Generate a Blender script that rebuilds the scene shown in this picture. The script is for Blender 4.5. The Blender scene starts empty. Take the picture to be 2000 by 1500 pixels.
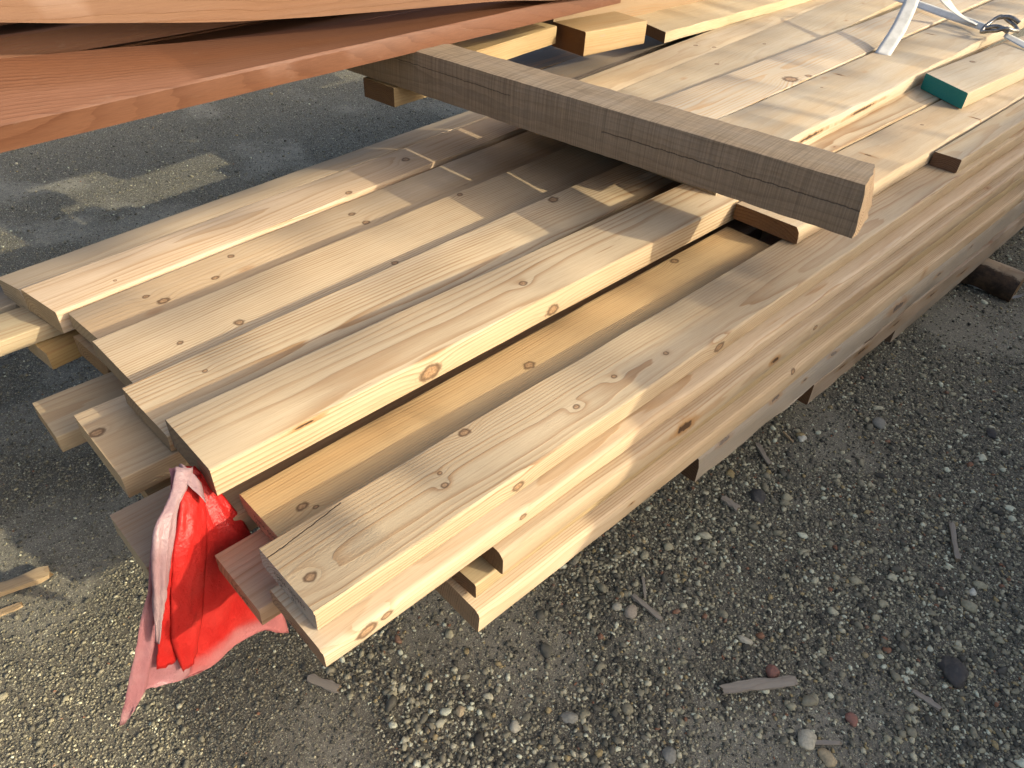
import bpy, bmesh, math, random
import numpy as np
from mathutils import Vector, Matrix, Euler, Quaternion, noise as mnoise

R = math.radians
random.seed(7)
rng = np.random.default_rng(11)
scene = bpy.context.scene
C = scene.collection

# ------------------------------------------------------------------ camera, sky, sun, exposure
cam_data = bpy.data.cameras.new('camera')
cam_data.sensor_width = 36.0
cam_data.lens = 36.0 * 1440.0 / 2000.0
cam_data.clip_start = 0.02
cam_data.clip_end = 400.0
cam = bpy.data.objects.new('camera', cam_data)
C.objects.link(cam)
rx = Vector((0.7174974801405691, -0.6950070046717387, 0.046504079919415124))
dn = Vector((-0.4135267455085821, -0.47872998981390164, -0.7744760987931534))
fw = Vector((0.5605292113182095, 0.5364539684912394, -0.6308915461067668))
cm = Matrix((rx, -dn, -fw)).transposed().to_4x4()
cm.translation = Vector((-0.2257, -0.53976, 0.83303))
cam.matrix_world = cm
scene.camera = cam

SUN = Vector((0.96, -2.13, 1.0)).normalized()          # towards the sun
sun_el = math.asin(SUN.z)
sun_az = math.atan2(SUN.x, SUN.y)
world = bpy.data.worlds.new('World')
scene.world = world
world.use_nodes = True
wn = world.node_tree.nodes
wl = world.node_tree.links
sky = wn.new('ShaderNodeTexSky')
sky.sky_type = 'NISHITA'
sky.sun_disc = False
sky.sun_elevation = sun_el
sky.sun_rotation = sun_az
sky.air_density = 0.8
sky.dust_density = 6.0
sky.ozone_density = 1.0
wl.new(sky.outputs['Color'], wn['Background'].inputs['Color'])
wn['Background'].inputs['Strength'].default_value = 0.15

sd = bpy.data.lights.new('sun', 'SUN')
sd.energy = 2.15
sd.angle = R(0.53)
sd.color = (1.0, 0.89, 0.67)
so = bpy.data.objects.new('sun', sd)
so.rotation_euler = (-SUN).to_track_quat('-Z', 'Y').to_euler()
so.location = (6, -12, 6)
C.objects.link(so)

scene.view_settings.view_transform = 'Standard'
scene.view_settings.look = 'None'
scene.view_settings.gamma = 1.0
scene.view_settings.use_curve_mapping = False
scene.view_settings.exposure = 0.97

GZ = -0.66                                             # ground level; z = 0 is the top of the front board


# ------------------------------------------------------------------ helpers
def tag(o, label=None, cat=None, group=None, kind=None):
    if label: o['label'] = label
    if cat: o['category'] = cat
    if group: o['group'] = group
    if kind: o['kind'] = kind
    return o


def link_mesh(name, verts, faces, mat, parent=None, smooth=True, angle=35, recalc=True):
    me = bpy.data.meshes.new(name)
    me.from_pydata([tuple(v) for v in verts], [], faces)
    me.update()
    if recalc:
        bm = bmesh.new(); bm.from_mesh(me)
        bmesh.ops.recalc_face_normals(bm, faces=bm.faces[:])
        bm.to_mesh(me); bm.free()
    if mat is not None:
        for m in (mat if isinstance(mat, (list, tuple)) else [mat]):
            me.materials.append(m)
    if smooth:
        me.polygons.foreach_set('use_smooth', [True] * len(me.polygons))
        me.set_sharp_from_angle(angle=R(angle))
    o = bpy.data.objects.new(name, me)
    C.objects.link(o)
    if parent is not None:
        o.parent = parent
    return o


class NT:
    """small wrapper for building node trees"""
    def __init__(s, name):
        s.m = bpy.data.materials.new(name)
        s.m.use_nodes = True
        s.t = s.m.node_tree
        s.n = s.t.nodes
        s.l = s.t.links
        s.bsdf = s.n['Principled BSDF']

    def new(s, typ, **kw):
        n = s.n.new(typ)
        for k, v in kw.items():
            setattr(n, k, v)
        return n

    def put(s, sock, v):
        if v is None: return
        if isinstance(v, bpy.types.NodeSocket):
            s.l.new(v, sock)
        else:
            sock.default_value = v

    def math(s, op, a, b=None, c=None, clamp=False):
        n = s.new('ShaderNodeMath', operation=op)
        n.use_clamp = clamp
        s.put(n.inputs[0], a); s.put(n.inputs[1], b); s.put(n.inputs[2], c)
        return n.outputs[0]

    def vmath(s, op, a, b=None):
        n = s.new('ShaderNodeVectorMath', operation=op)
        s.put(n.inputs[0], a); s.put(n.inputs[1], b)
        return n.outputs['Value'] if op in ('LENGTH', 'DOT_PRODUCT', 'DISTANCE') else n.outputs[0]

    def noise(s, vec, scale, detail=2.0, rough=0.5, dim='3D', dist=0.0):
        n = s.new('ShaderNodeTexNoise', noise_dimensions=dim)
        s.put(n.inputs['Vector'], vec)
        n.inputs['Scale'].default_value = scale
        n.inputs['Detail'].default_value = detail
        n.inputs['Roughness'].default_value = rough
        n.inputs['Distortion'].default_value = dist
        return n.outputs['Fac'], n.outputs['Color']

    def ramp(s, fac, stops, interp='LINEAR'):
        n = s.new('ShaderNodeValToRGB')
        n.color_ramp.interpolation = interp
        e = n.color_ramp.elements
        while len(e) > 1: e.remove(e[-1])
        e[0].position = stops[0][0]; e[0].color = stops[0][1]
        for p, c in stops[1:]:
            k = e.new(p); k.color = c
        s.put(n.inputs[0], fac)
        return n.outputs['Color']

    def smooth(s, v, lo, hi, a=0.0, b=1.0):
        n = s.new('ShaderNodeMapRange', interpolation_type='SMOOTHSTEP')
        s.put(n.inputs[0], v)
        n.inputs[1].default_value = lo; n.inputs[2].default_value = hi
        n.inputs[3].default_value = a; n.inputs[4].default_value = b
        return n.outputs[0]

    def mix(s, fac, a, b, blend='MIX'):
        n = s.new('ShaderNodeMix', data_type='RGBA', blend_type=blend)
        n.clamp_factor = True
        s.put(n.inputs['Factor'], fac)
        s.put(n.inputs['A'], a); s.put(n.inputs['B'], b)
        return n.outputs['Result']

    def comb(s, x, y, z):
        n = s.new('ShaderNodeCombineXYZ')
        s.put(n.inputs[0], x); s.put(n.inputs[1], y); s.put(n.inputs[2], z)
        return n.outputs[0]


def c4(c): return (c[0], c[1], c[2], 1.0)


def wood(name, base=(0.66, 0.49, 0.30), late=(0.48, 0.30, 0.145), seed=0.0, pith=(0.06, -0.09), tilt=(0.0, 0.0),
         ring=0.0052, contrast=0.75, knots=(), pockets=(), cracks=(), blotch=0.5, fuzz=0.35, end=None, end_paint=None,
         grey=0.0, rough=0.62, bark_left=False, sawmarks=0.0, stain=0.15, wob=0.014, smallknots=0.35):
    """Softwood: growth rings round a pith line that runs along local X, with knots, fibres and saw texture."""
    t = NT(name)
    tc = t.new('ShaderNodeTexCoord')
    P = tc.outputs['Object']
    sep = t.new('ShaderNodeSeparateXYZ'); t.l.new(P, sep.inputs[0])
    x, y, z = sep.outputs
    off = t.vmath('ADD', P, (seed * 3.7, seed * 1.3, seed * 2.1))
    # slow wander of the stem
    _, nc = t.noise(t.vmath('MULTIPLY', off, (1.6, 5.0, 5.0)), 1.0, 2.0, 0.45)
    nsep = t.new('ShaderNodeSeparateColor'); t.l.new(nc, nsep.inputs[0])
    wy = t.math('MULTIPLY_ADD', nsep.outputs[0], wob * 2, -wob)
    wz = t.math('MULTIPLY_ADD', nsep.outputs[1], wob * 2, -wob)
    yy = t.math('ADD', t.math('SUBTRACT', t.math('SUBTRACT', y, pith[0]), t.math('MULTIPLY', x, tilt[0])), wy)
    zz = t.math('ADD', t.math('SUBTRACT', t.math('SUBTRACT', z, pith[1]), t.math('MULTIPLY', x, tilt[1])), wz)
    r = t.math('SQRT', t.math('ADD', t.math('MULTIPLY', yy, yy), t.math('MULTIPLY', zz, zz)))
    kmask = None; kdark = None
    for (ax, kx, k2, kr) in knots:
        kr = kr * 0.82
        o = y if ax == 't' else z
        dx = t.math('SUBTRACT', x, kx)
        do = t.math('SUBTRACT', o, k2)
        d1 = t.math('SQRT', t.math('ADD', t.math('MULTIPLY', t.math('MULTIPLY', dx, dx), 0.35), t.math('MULTIPLY', do, do)))
        face = t.math('GREATER_THAN', z, -0.02) if ax == 't' else t.math('LESS_THAN', y, 0.012)
        g = t.math('POWER', 2.718, t.math('MULTIPLY', t.math('MULTIPLY', d1, d1), -1.0 / (2.2 * kr) ** 2))
        r = t.math('ADD', r, t.math('MULTIPLY', t.math('MULTIPLY', g, face), kr * 0.95))
        d2 = t.math('SQRT', t.math('ADD', t.math('MULTIPLY', t.math('MULTIPLY', dx, dx), 0.62 if ax == 't' else 0.4), t.math('MULTIPLY', do, do)))
        wob_n, _ = t.noise(off, 90.0, 2.0)
        d2 = t.math('MULTIPLY', d2, t.math('MULTIPLY_ADD', wob_n, 0.9, 0.55))
        m = t.math('MULTIPLY', t.smooth(d2, kr * 0.55, kr * 1.0, 1.0, 0.0), face)
        rim = t.math('MULTIPLY', t.math('MULTIPLY', t.smooth(d2, kr * 0.5, kr * 0.8), t.smooth(d2, kr * 0.85, kr * 1.35, 1.0, 0.0)), face)
        kmask = m if kmask is None else t.math('MAXIMUM', kmask, m)
        kdark = rim if kdark is None else t.math('MAXIMUM', kdark, rim)
    # ring profile
    rn, _ = t.noise(t.vmath('MULTIPLY', off, (3.0, 40.0, 40.0)), 1.0, 2.0, 0.6)
    rc = t.math('ADD', t.math('MULTIPLY', r, 1.0 / ring), t.math('MULTIPLY', rn, 0.8))
    fr = t.math('FRACT', rc)
    lw = t.math('MULTIPLY', t.math('POWER', t.smooth(fr, 0.30, 0.95), 1.6), t.smooth(fr, 0.95, 1.0, 1.0, 0.0))
    per = t.new('ShaderNodeTexWhiteNoise', noise_dimensions='1D'); t.l.new(t.math('FLOOR', rc), per.inputs['W'])
    lw = t.math('MULTIPLY', lw, t.math('MULTIPLY_ADD', per.outputs['Value'], 0.75, 0.55))
    fade, _ = t.noise(t.vmath('MULTIPLY', off, (2.0, 12.0, 12.0)), 1.0, 2.0, 0.5)
    lw = t.math('MULTIPLY', lw, t.smooth(fade, 0.28, 0.60, 0.42, 1.0))
    col = t.mix(t.math('MULTIPLY', lw, contrast), c4(base), c4(late))
    # broad colour change through the stem: heartwood / sapwood, resin
    bl, blc = t.noise(t.vmath('MULTIPLY', off, (1.2, 9.0, 9.0)), 1.0, 3.0, 0.55)
    warm = (base[0] * 0.98, base[1] * 0.86, base[2] * 0.72, 1)
    col = t.mix(t.math('MULTIPLY', t.smooth(bl, 0.42, 0.72), blotch), col, warm)
    pale = (min(base[0] * 1.13, 0.85), min(base[1] * 1.17, 0.8), min(base[2] * 1.28, 0.7), 1)
    col = t.mix(t.math('MULTIPLY', t.smooth(bl, 0.5, 0.28), blotch * 0.9), col, pale)
    # fibres along the grain
    fb, _ = t.noise(t.vmath('MULTIPLY', off, (9.0, 420.0, 420.0)), 1.0, 3.0, 0.65)
    col = t.mix(t.smooth(fb, 0.35, 0.75, 0.0, 0.28), col, (late[0] * 0.8, late[1] * 0.8, late[2] * 0.8, 1))
    fb2, _ = t.noise(t.vmath('MULTIPLY', off, (26.0, 900.0, 900.0)), 1.0, 1.0, 0.5)
    col = t.mix(t.smooth(fb2, 0.66, 0.78, 0.0, 0.22), col, (late[0] * 0.55, late[1] * 0.5, late[2] * 0.45, 1))
    # planer chatter, small scuffs and handling dirt
    dn_, _ = t.noise(t.vmath('MULTIPLY', off, (22.0, 60.0, 60.0)), 1.0, 4.0, 0.7)
    col = t.mix(t.math('MULTIPLY', t.smooth(dn_, 0.58, 0.8), stain), col, (0.30, 0.255, 0.20, 1))
    sf, _ = t.noise(t.vmath('MULTIPLY', off, (7.0, 140.0, 140.0)), 1.0, 4.0, 0.75)
    sfp, _ = t.noise(t.vmath('MULTIPLY', off, (3.0, 8.0, 8.0)), 1.0, 3.0, 0.6)
    col = t.mix(t.math('MULTIPLY', t.smooth(sf, 0.60, 0.72), t.smooth(sfp, 0.45, 0.65, 0.05, 0.5)), col, (late[0] * 0.6, late[1] * 0.55, late[2] * 0.5, 1))
    if smallknots > 0:
        vor = t.new('ShaderNodeTexVoronoi', feature='F1'); vor.inputs['Scale'].default_value = 1.0
        vv = t.vmath('MULTIPLY', off, (5.0, 11.0, 3.0))
        t.l.new(vv, vor.inputs['Vector'])
        vs = t.new('ShaderNodeSeparateColor'); t.l.new(vor.outputs['Color'], vs.inputs[0])
        on = t.math('LESS_THAN', vs.outputs[0], smallknots)
        sm = t.math('MULTIPLY', t.smooth(vor.outputs['Distance'], 0.018, 0.05, 1.0, 0.0), on)
        halo = t.math('MULTIPLY', t.smooth(vor.outputs['Distance'], 0.05, 0.16, 0.38, 0.0), on)
        col = t.mix(halo, col, (late[0] * 1.05, late[1] * 0.85, late[2] * 0.65, 1))
        col = t.mix(t.math('MULTIPLY', sm, 0.8), col, (0.16, 0.08, 0.035, 1))
    if kmask is not None:
        kn, _ = t.noise(off, 240.0, 2.0)
        kc = t.mix(t.smooth(kn, 0.3, 0.7), (0.37, 0.215, 0.105, 1), (0.17, 0.085, 0.036, 1))
        col = t.mix(t.math('MULTIPLY', kmask, 0.72), col, kc)
        col = t.mix(t.math('MULTIPLY', kdark, 0.78), col, (0.075, 0.036, 0.016, 1))
    height = t.math('ADD', t.math('MULTIPLY', lw, 0.5), t.math('MULTIPLY', fb, 0.5))
    for (ax, kx, k2, kl, kw) in pockets:      # bark / resin pockets, long holes with dark bottoms
        o = y if ax == 't' else z
        pn, _ = t.noise(off, 45.0, 3.0, 0.6)
        dx = t.math('MULTIPLY', t.math('SUBTRACT', x, kx), 1.0 / kl)
        do = t.math('MULTIPLY', t.math('SUBTRACT', o, k2), 1.0 / kw)
        d = t.math('ADD', t.math('SQRT', t.math('ADD', t.math('MULTIPLY', dx, dx), t.math('MULTIPLY', do, do))), t.math('MULTIPLY_ADD', pn, 1.6, -0.8))
        face = t.math('GREATER_THAN', z, -0.02) if ax == 't' else t.math('LESS_THAN', y, 0.015)
        col = t.mix(t.math('MULTIPLY', t.smooth(d, 0.75, 1.7, 0.75, 0.0), face), col, (0.32, 0.17, 0.06, 1))
        pm = t.math('MULTIPLY', t.smooth(d, 0.45, 0.75, 1.0, 0.0), face)
        col = t.mix(t.math('MULTIPLY', pm, 0.92), col, (0.05, 0.025, 0.012, 1))
        height = t.math('SUBTRACT', height, t.math('MULTIPLY', pm, 3.0))
    for (ax, x0, o0, x1, o1, w) in cracks:
        o = y if ax == 't' else z
        cn, _ = t.noise(t.comb(t.math('MULTIPLY', x, 30.0), seed, 0.0), 1.0, 3.0, 0.6)
        lin = t.math('MULTIPLY_ADD', t.math('SUBTRACT', x, x0), (o1 - o0) / (x1 - x0), o0)
        lin = t.math('ADD', lin, t.math('MULTIPLY_ADD', cn, 0.010, -0.005))
        d = t.math('ABSOLUTE', t.math('SUBTRACT', o, lin))
        lo, hi = min(x0, x1), max(x0, x1)
        inr = t.math('MULTIPLY', t.math('GREATER_THAN', x, lo), t.math('LESS_THAN', x, hi))
        cmk = t.math('MULTIPLY', t.smooth(d, w * 0.5, w * 1.1, 1.0, 0.0), inr)
        col = t.mix(t.math('MULTIPLY', cmk, 0.9), col, (0.035, 0.022, 0.014, 1))
        height = t.math('SUBTRACT', height, t.math('MULTIPLY', cmk, 2.5))
    if sawmarks > 0:                          # rough-sawn faces: blade lines across the grain
        s1, _ = t.noise(t.vmath('MULTIPLY', off, (330.0, 6.0, 4.0)), 1.0, 2.0, 0.55)
        s2, _ = t.noise(t.vmath('MULTIPLY', off, (90.0, 3.0, 2.0)), 1.0, 3.0, 0.6)
        s3, _ = t.noise(t.vmath('MULTIPLY', off, (9.0, 16.0, 16.0)), 1.0, 5.0, 0.7)
        sm = t.math('ADD', t.math('MULTIPLY', s1, 0.85), t.math('MULTIPLY', s2, 0.35))
        col = t.mix(t.smooth(sm, 0.5, 0.85, 0.0, sawmarks), col, (late[0] * 0.42, late[1] * 0.40, late[2] * 0.38, 1))
        col = t.mix(t.smooth(sm, 0.62, 0.38, 0.0, sawmarks * 0.45), col, (base[0] * 1.5, base[1] * 1.5, base[2] * 1.5, 1))
        col = t.mix(t.smooth(s3, 0.52, 0.75, 0.0, 0.6), col, (base[0] * 0.5, base[1] * 0.47, base[2] * 0.43, 1))
        height = t.math('ADD', height, t.math('MULTIPLY', sm, 1.6))
    if grey > 0:
        gn, _ = t.noise(t.vmath('MULTIPLY', off, (5.0, 16.0, 16.0)), 1.0, 4.0, 0.65)
        col = t.mix(t.smooth(gn, 0.4, 0.7, grey * 0.35, grey), col, (0.30, 0.275, 0.235, 1))
    # sawn end grain
    sepn = t.new('ShaderNodeSeparateXYZ'); t.l.new(tc.outputs['Normal'], sepn.inputs[0])
    em = t.math('GREATER_THAN', t.math('ABSOLUTE', sepn.outputs[0]), 0.75)
    eb = end or (base[0] * 0.72, base[1] * 0.66, base[2] * 0.58)
    e1, _ = t.noise(off, 260.0, 3.0, 0.6)
    e2, _ = t.noise(t.vmath('MULTIPLY', off, (10.0, 24.0, 60.0)), 1.0, 3.0, 0.6)
    ecol = t.mix(t.math('MULTIPLY', lw, 0.9), c4(eb), (eb[0] * 0.52, eb[1] * 0.44, eb[2] * 0.38, 1))
    ecol = t.mix(t.smooth(e1, 0.35, 0.7, 0.0, 0.35), ecol, (eb[0] * 0.5, eb[1] * 0.46, eb[2] * 0.42, 1))
    ecol = t.mix(t.smooth(e2, 0.5, 0.75, 0.0, 0.4), ecol, (eb[0] * 1.2, eb[1] * 1.15, eb[2] * 1.1, 1))
    if end_paint is not None:
        ecol = t.mix(t.smooth(e1, 0.2, 0.7, 1.0, 0.93), ecol, c4(end_paint))
    if bark_left:                             # bark left on one side
        bk, _ = t.noise(off, 26.0, 4.0, 0.7)
        bm_ = t.smooth(t.math('ADD', sepn.outputs[1], t.math('MULTIPLY_ADD', bk, 0.9, -0.45)), 0.35, 0.55)
        bcol = t.mix(t.smooth(bk, 0.35, 0.7), (0.035, 0.022, 0.013, 1), (0.11, 0.066, 0.034, 1))
        col = t.mix(bm_, col, bcol)
        height = t.math('ADD', height, t.math('MULTIPLY', t.math('MULTIPLY', bk, bm_), 5.0))
    col = t.mix(em, col, ecol)
    t.l.new(col, t.bsdf.inputs['Base Color'])
    t.bsdf.inputs['Roughness'].default_value = rough
    t.bsdf.inputs['Specular IOR Level'].default_value = 0.28
    fz, _ = t.noise(t.vmath('MULTIPLY', off, (130.0, 300.0, 300.0)), 1.0, 3.0, 0.7)
    fzp, _ = t.noise(t.vmath('MULTIPLY', off, (4.0, 14.0, 14.0)), 1.0, 2.0, 0.5)
    height = t.math('ADD', height, t.math('MULTIPLY', fz, t.smooth(fzp, 0.5, 0.7, fuzz * 0.25, fuzz * 1.6)))
    height = t.math('ADD', height, t.math('MULTIPLY', t.math('MULTIPLY', e1, em), 1.6))
    bp = t.new('ShaderNodeBump')
    bp.inputs['Strength'].default_value = 0.55
    bp.inputs['Distance'].default_value = 0.0011
    t.l.new(height, bp.inputs['Height'])
    t.l.new(bp.outputs['Normal'], t.bsdf.inputs['Normal'])
    return t.m


def wood_bar(L, w, t, seed=0, ease=0.003, seg=None, crook=0.0, bow=0.0, rough_edge=0.0006, skew=0.0, twist=0.0,
             wane=None, x_over=0.0, profile=None, path=None):
    """Sawn timber: origin at the top right start corner; x along, y to the left, z up. Returns verts, faces."""
    rr = random.Random(seed)
    if profile is None:
        prof = []
        e = ease
        def corner(cy, cz, a0, rad):
            k = 3
            for i in range(k + 1):
                a = R(a0 + 90.0 * i / k)
                prof.append((cy + rad * math.cos(a), cz + rad * math.sin(a)))
        corner(e, -e, 90, e) if wane is None else prof.extend([(wane[0], 0.0), (wane[0] * 0.62, -wane[1] * 0.12), (wane[0] * 0.28, -wane[1] * 0.42), (0.0, -wane[1])])
        corner(e, -t + e, 180, e)
        corner(w - e, -t + e, 270, e)
        corner(w - e, -e, 0, e)
    else:
        prof = profile
    n = seg or max(8, int(L / 0.05))
    m = len(prof)
    ph = [rr.uniform(0, 6.28) for _ in range(6)]
    verts = []; faces = []
    for i in range(n + 1):
        s = i / n
        x = L * s
        cy = crook * math.sin(math.pi * s) + 0.0009 * math.sin(x * 3.1 + ph[0])
        cz = bow * math.sin(math.pi * s) + 0.0007 * math.sin(x * 2.3 + ph[1])
        if path is not None:
            dy, dz = path(x); cy += dy; cz += dz
        tw = twist * s
        for j, (py, pz) in enumerate(prof):
            q = mnoise.noise((x * 9.0, j * 0.9 + seed * 1.7, seed * 3.1)) * rough_edge
            q2 = mnoise.noise((x * 60.0, j * 1.3 + seed, 4.2)) * rough_edge * 0.5
            wy = py + (q + q2) * (1 if py < w / 2 else -1)
            wz = pz + (q - q2) * (-1 if pz > -t / 2 else 1)
            if wane is not None and j < 4:
                wv = mnoise.noise((x * 3.0, 0.3, seed * 1.1)) * 0.5 + mnoise.noise((x * 11.0, 1.3, seed)) * 0.25
                wy += wv * wane[0] * 0.55; wz += wv * wane[1] * 0.35 * (1 - j / 4)
                wy = max(wy, 0.0)
            xx = x + skew * (wy / w) * (1.0 - s)
            if i in (0, n):
                xx += mnoise.noise((j * 2.3, seed * 1.9, i)) * 0.0011
            ty = wy * math.cos(tw) - wz * math.sin(tw)
            tz = wy * math.sin(tw) + wz * math.cos(tw)
            verts.append((xx, ty + cy, tz + cz))
    for i in range(n):
        for j in range(m):
            a = i * m + j; b = i * m + (j + 1) % m
            faces.append((a, b, b + m, a + m))
    faces.append(tuple(reversed(range(m))))
    faces.append(tuple(range(n * m, (n + 1) * m)))
    return verts, faces


bcount = [0]


def board(label, x0, y0, z0, L, w, t, ang=0.0, roll=0.0, slope=0.0, mat=None, wk=None, tk=(), sk=(), tp=(), sp=(), cr=(), group=None,
          name='lumber_board', cat='board', **kw):
    """tk/sk: world (x, y)/(x, z) of knots on the top/right side; converted to local coordinates."""
    bcount[0] += 1
    sd_ = bcount[0]
    ca, sa = math.cos(R(ang)), math.sin(R(ang))
    def loc_t(px, py): return ((px - x0) * ca + (py - y0) * sa, -(px - x0) * sa + (py - y0) * ca)
    sl = math.tan(R(slope))
    def loc_s(px, pz): return ((px - x0) / ca, pz - z0 - sl * (px - x0))
    if mat is None:
        kn = [('t', *loc_t(a, b), r) for a, b, r in tk] + [('s', *loc_s(a, b), r) for a, b, r in sk]
        pk = [('t', *loc_t(a, b), l_, w_) for a, b, l_, w_ in tp] + [('s', *loc_s(a, b), l_, w_) for a, b, l_, w_ in sp]
        mat = wood('wood_%s_%d' % (name, sd_), seed=sd_ * 1.37, knots=kn, pockets=pk, cracks=cr, **(wk or {}))
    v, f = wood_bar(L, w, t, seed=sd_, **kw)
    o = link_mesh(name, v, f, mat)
    o.location = (x0, y0, z0)
    o.rotation_euler = (Matrix.Rotation(R(ang), 3, 'Z') @ Matrix.Rotation(-R(slope), 3, 'Y') @ Matrix.Rotation(R(roll), 3, 'X')).to_euler()
    return tag(o, label, cat, group)


# ------------------------------------------------------------------ materials that are shared
def simple(name, col, rough=0.6, metal=0.0, var=0.2, scale=60.0, spec=0.4, bump=0.0):
    t = NT(name)
    tc = t.new('ShaderNodeTexCoord')
    n, _ = t.noise(tc.outputs['Object'], scale, 4.0, 0.65)
    c = t.mix(t.smooth(n, 0.3, 0.75), c4([k * (1 - var) for k in col]), c4([min(1, k * (1 + var)) for k in col]))
    t.l.new(c, t.bsdf.inputs['Base Color'])
    t.bsdf.inputs['Roughness'].default_value = rough
    t.bsdf.inputs['Metallic'].default_value = metal
    t.bsdf.inputs['Specular IOR Level'].default_value = spec
    if bump:
        b = t.new('ShaderNodeBump'); b.inputs['Strength'].default_value = bump; b.inputs['Distance'].default_value = 0.002
        t.l.new(n, b.inputs['Height']); t.l.new(b.outputs['Normal'], t.bsdf.inputs['Normal'])
    return t.m


# ------------------------------------------------------------------ ground
def height_at(x, y):
    return 0.010 * mnoise.noise((x * 1.3, y * 1.3, 0.4)) + 0.005 * mnoise.noise((x * 4.1, y * 4.1, 2.2))


def make_ground_material():
    t = NT('packed_gravel')
    tc = t.new('ShaderNodeTexCoord')
    P = tc.outputs['Object']
    big, _ = t.noise(P, 2.3, 4.0, 0.6)
    mid, _ = t.noise(P, 14.0, 4.0, 0.65)
    fine, _ = t.noise(P, 420.0, 3.0, 0.7)
    sa = t.new('ShaderNodeAttribute', attribute_name='gravelly', attribute_type='GEOMETRY')
    edge = t.math('ADD', sa.outputs['Fac'], t.math('MULTIPLY_ADD', mid, 0.7, -0.35))
    col = t.mix(t.smooth(edge, 0.1, 0.75), (0.34, 0.31, 0.235, 1), (0.115, 0.102, 0.077, 1))
    col = t.mix(t.smooth(big, 0.35, 0.68, 0.0, 0.4), col, (0.22, 0.2, 0.15, 1))
    col = t.mix(t.smooth(mid, 0.35, 0.72, 0.0, 0.55), col, (0.13, 0.117, 0.09, 1))
    col = t.mix(t.smooth(fine, 0.35, 0.7, 0.0, 0.6), col, (0.10, 0.089, 0.068, 1))
    h = t.math('MULTIPLY', fine, 0.3)
    for sc, amt, th in ((150.0, 0.85, 0.75), (260.0, 0.9, 0.8), (420.0, 0.8, 0.8)):
        v = t.new('ShaderNodeTexVoronoi', feature='F1'); v.inputs['Scale'].default_value = sc
        t.l.new(P, v.inputs['Vector'])
        vs = t.new('ShaderNodeSeparateColor'); t.l.new(v.outputs['Color'], vs.inputs[0])
        on = t.math('LESS_THAN', vs.outputs[1], th)
        m = t.math('MULTIPLY', t.smooth(v.outputs['Distance'], 0.30, 0.42, 1.0, 0.0), on)
        pc = t.ramp(vs.outputs[0], [(0.0, (0.080, 0.080, 0.064, 1)), (0.35, (0.180, 0.173, 0.129, 1)), (0.65, (0.310, 0.291, 0.202, 1)), (0.86, (0.460, 0.428, 0.288, 1)), (1.0, (0.700, 0.673, 0.482, 1))])
        col = t.mix(t.math('MULTIPLY', m, amt), col, pc)
        h = t.math('MAXIMUM', h, t.math('MULTIPLY', t.smooth(v.outputs['Distance'], 0.0, 0.42, 1.0, 0.0), t.math('MULTIPLY', on, 120.0 / sc)))
    t.l.new(col, t.bsdf.inputs['Base Color'])
    t.bsdf.inputs['Roughness'].default_value = 0.9
    t.bsdf.inputs['Specular IOR Level'].default_value = 0.2
    b = t.new('ShaderNodeBump'); b.inputs['Strength'].default_value = 0.9; b.inputs['Distance'].default_value = 0.004
    t.l.new(h, b.inputs['Height']); t.l.new(b.outputs['Normal'], t.bsdf.inputs['Normal'])
    return t.m


def axis(lo, hi, step, far):
    a = list(np.arange(lo, hi + 1e-6, step))
    d = step
    l = lo; h = hi
    left = []; right = []
    while l > -far:
        d *= 1.6; l -= d; h += d
        left.append(l); right.append(h)
    return left[::-1] + a + right


def gravelly(x, y):
    d = mnoise.noise((x * 2.1, y * 2.1, 5.5)) * 0.6 + mnoise.noise((x * 5.3, y * 5.3, 1.5)) * 0.35
    return min(1.0, max(0.0, (d + 0.38) / 0.36))


gx = axis(-2.0, 6.0, 0.05, 120.0)
gy = axis(-2.5, 6.5, 0.05, 120.0)
gv = [(x, y, GZ + height_at(x, y)) for y in gy for x in gx]
nx_ = len(gx)
gf = [(j * nx_ + i, j * nx_ + i + 1, (j + 1) * nx_ + i + 1, (j + 1) * nx_ + i) for j in range(len(gy) - 1) for i in range(nx_ - 1)]
ground = link_mesh('ground', gv, gf, make_ground_material(), smooth=True, angle=180, recalc=False)
ga = ground.data.attributes.new('gravelly', 'FLOAT', 'POINT')
ga.data.foreach_set('value', np.array([gravelly(p[0], p[1]) for p in gv], dtype=np.float32))
tag(ground, kind='structure')


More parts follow.
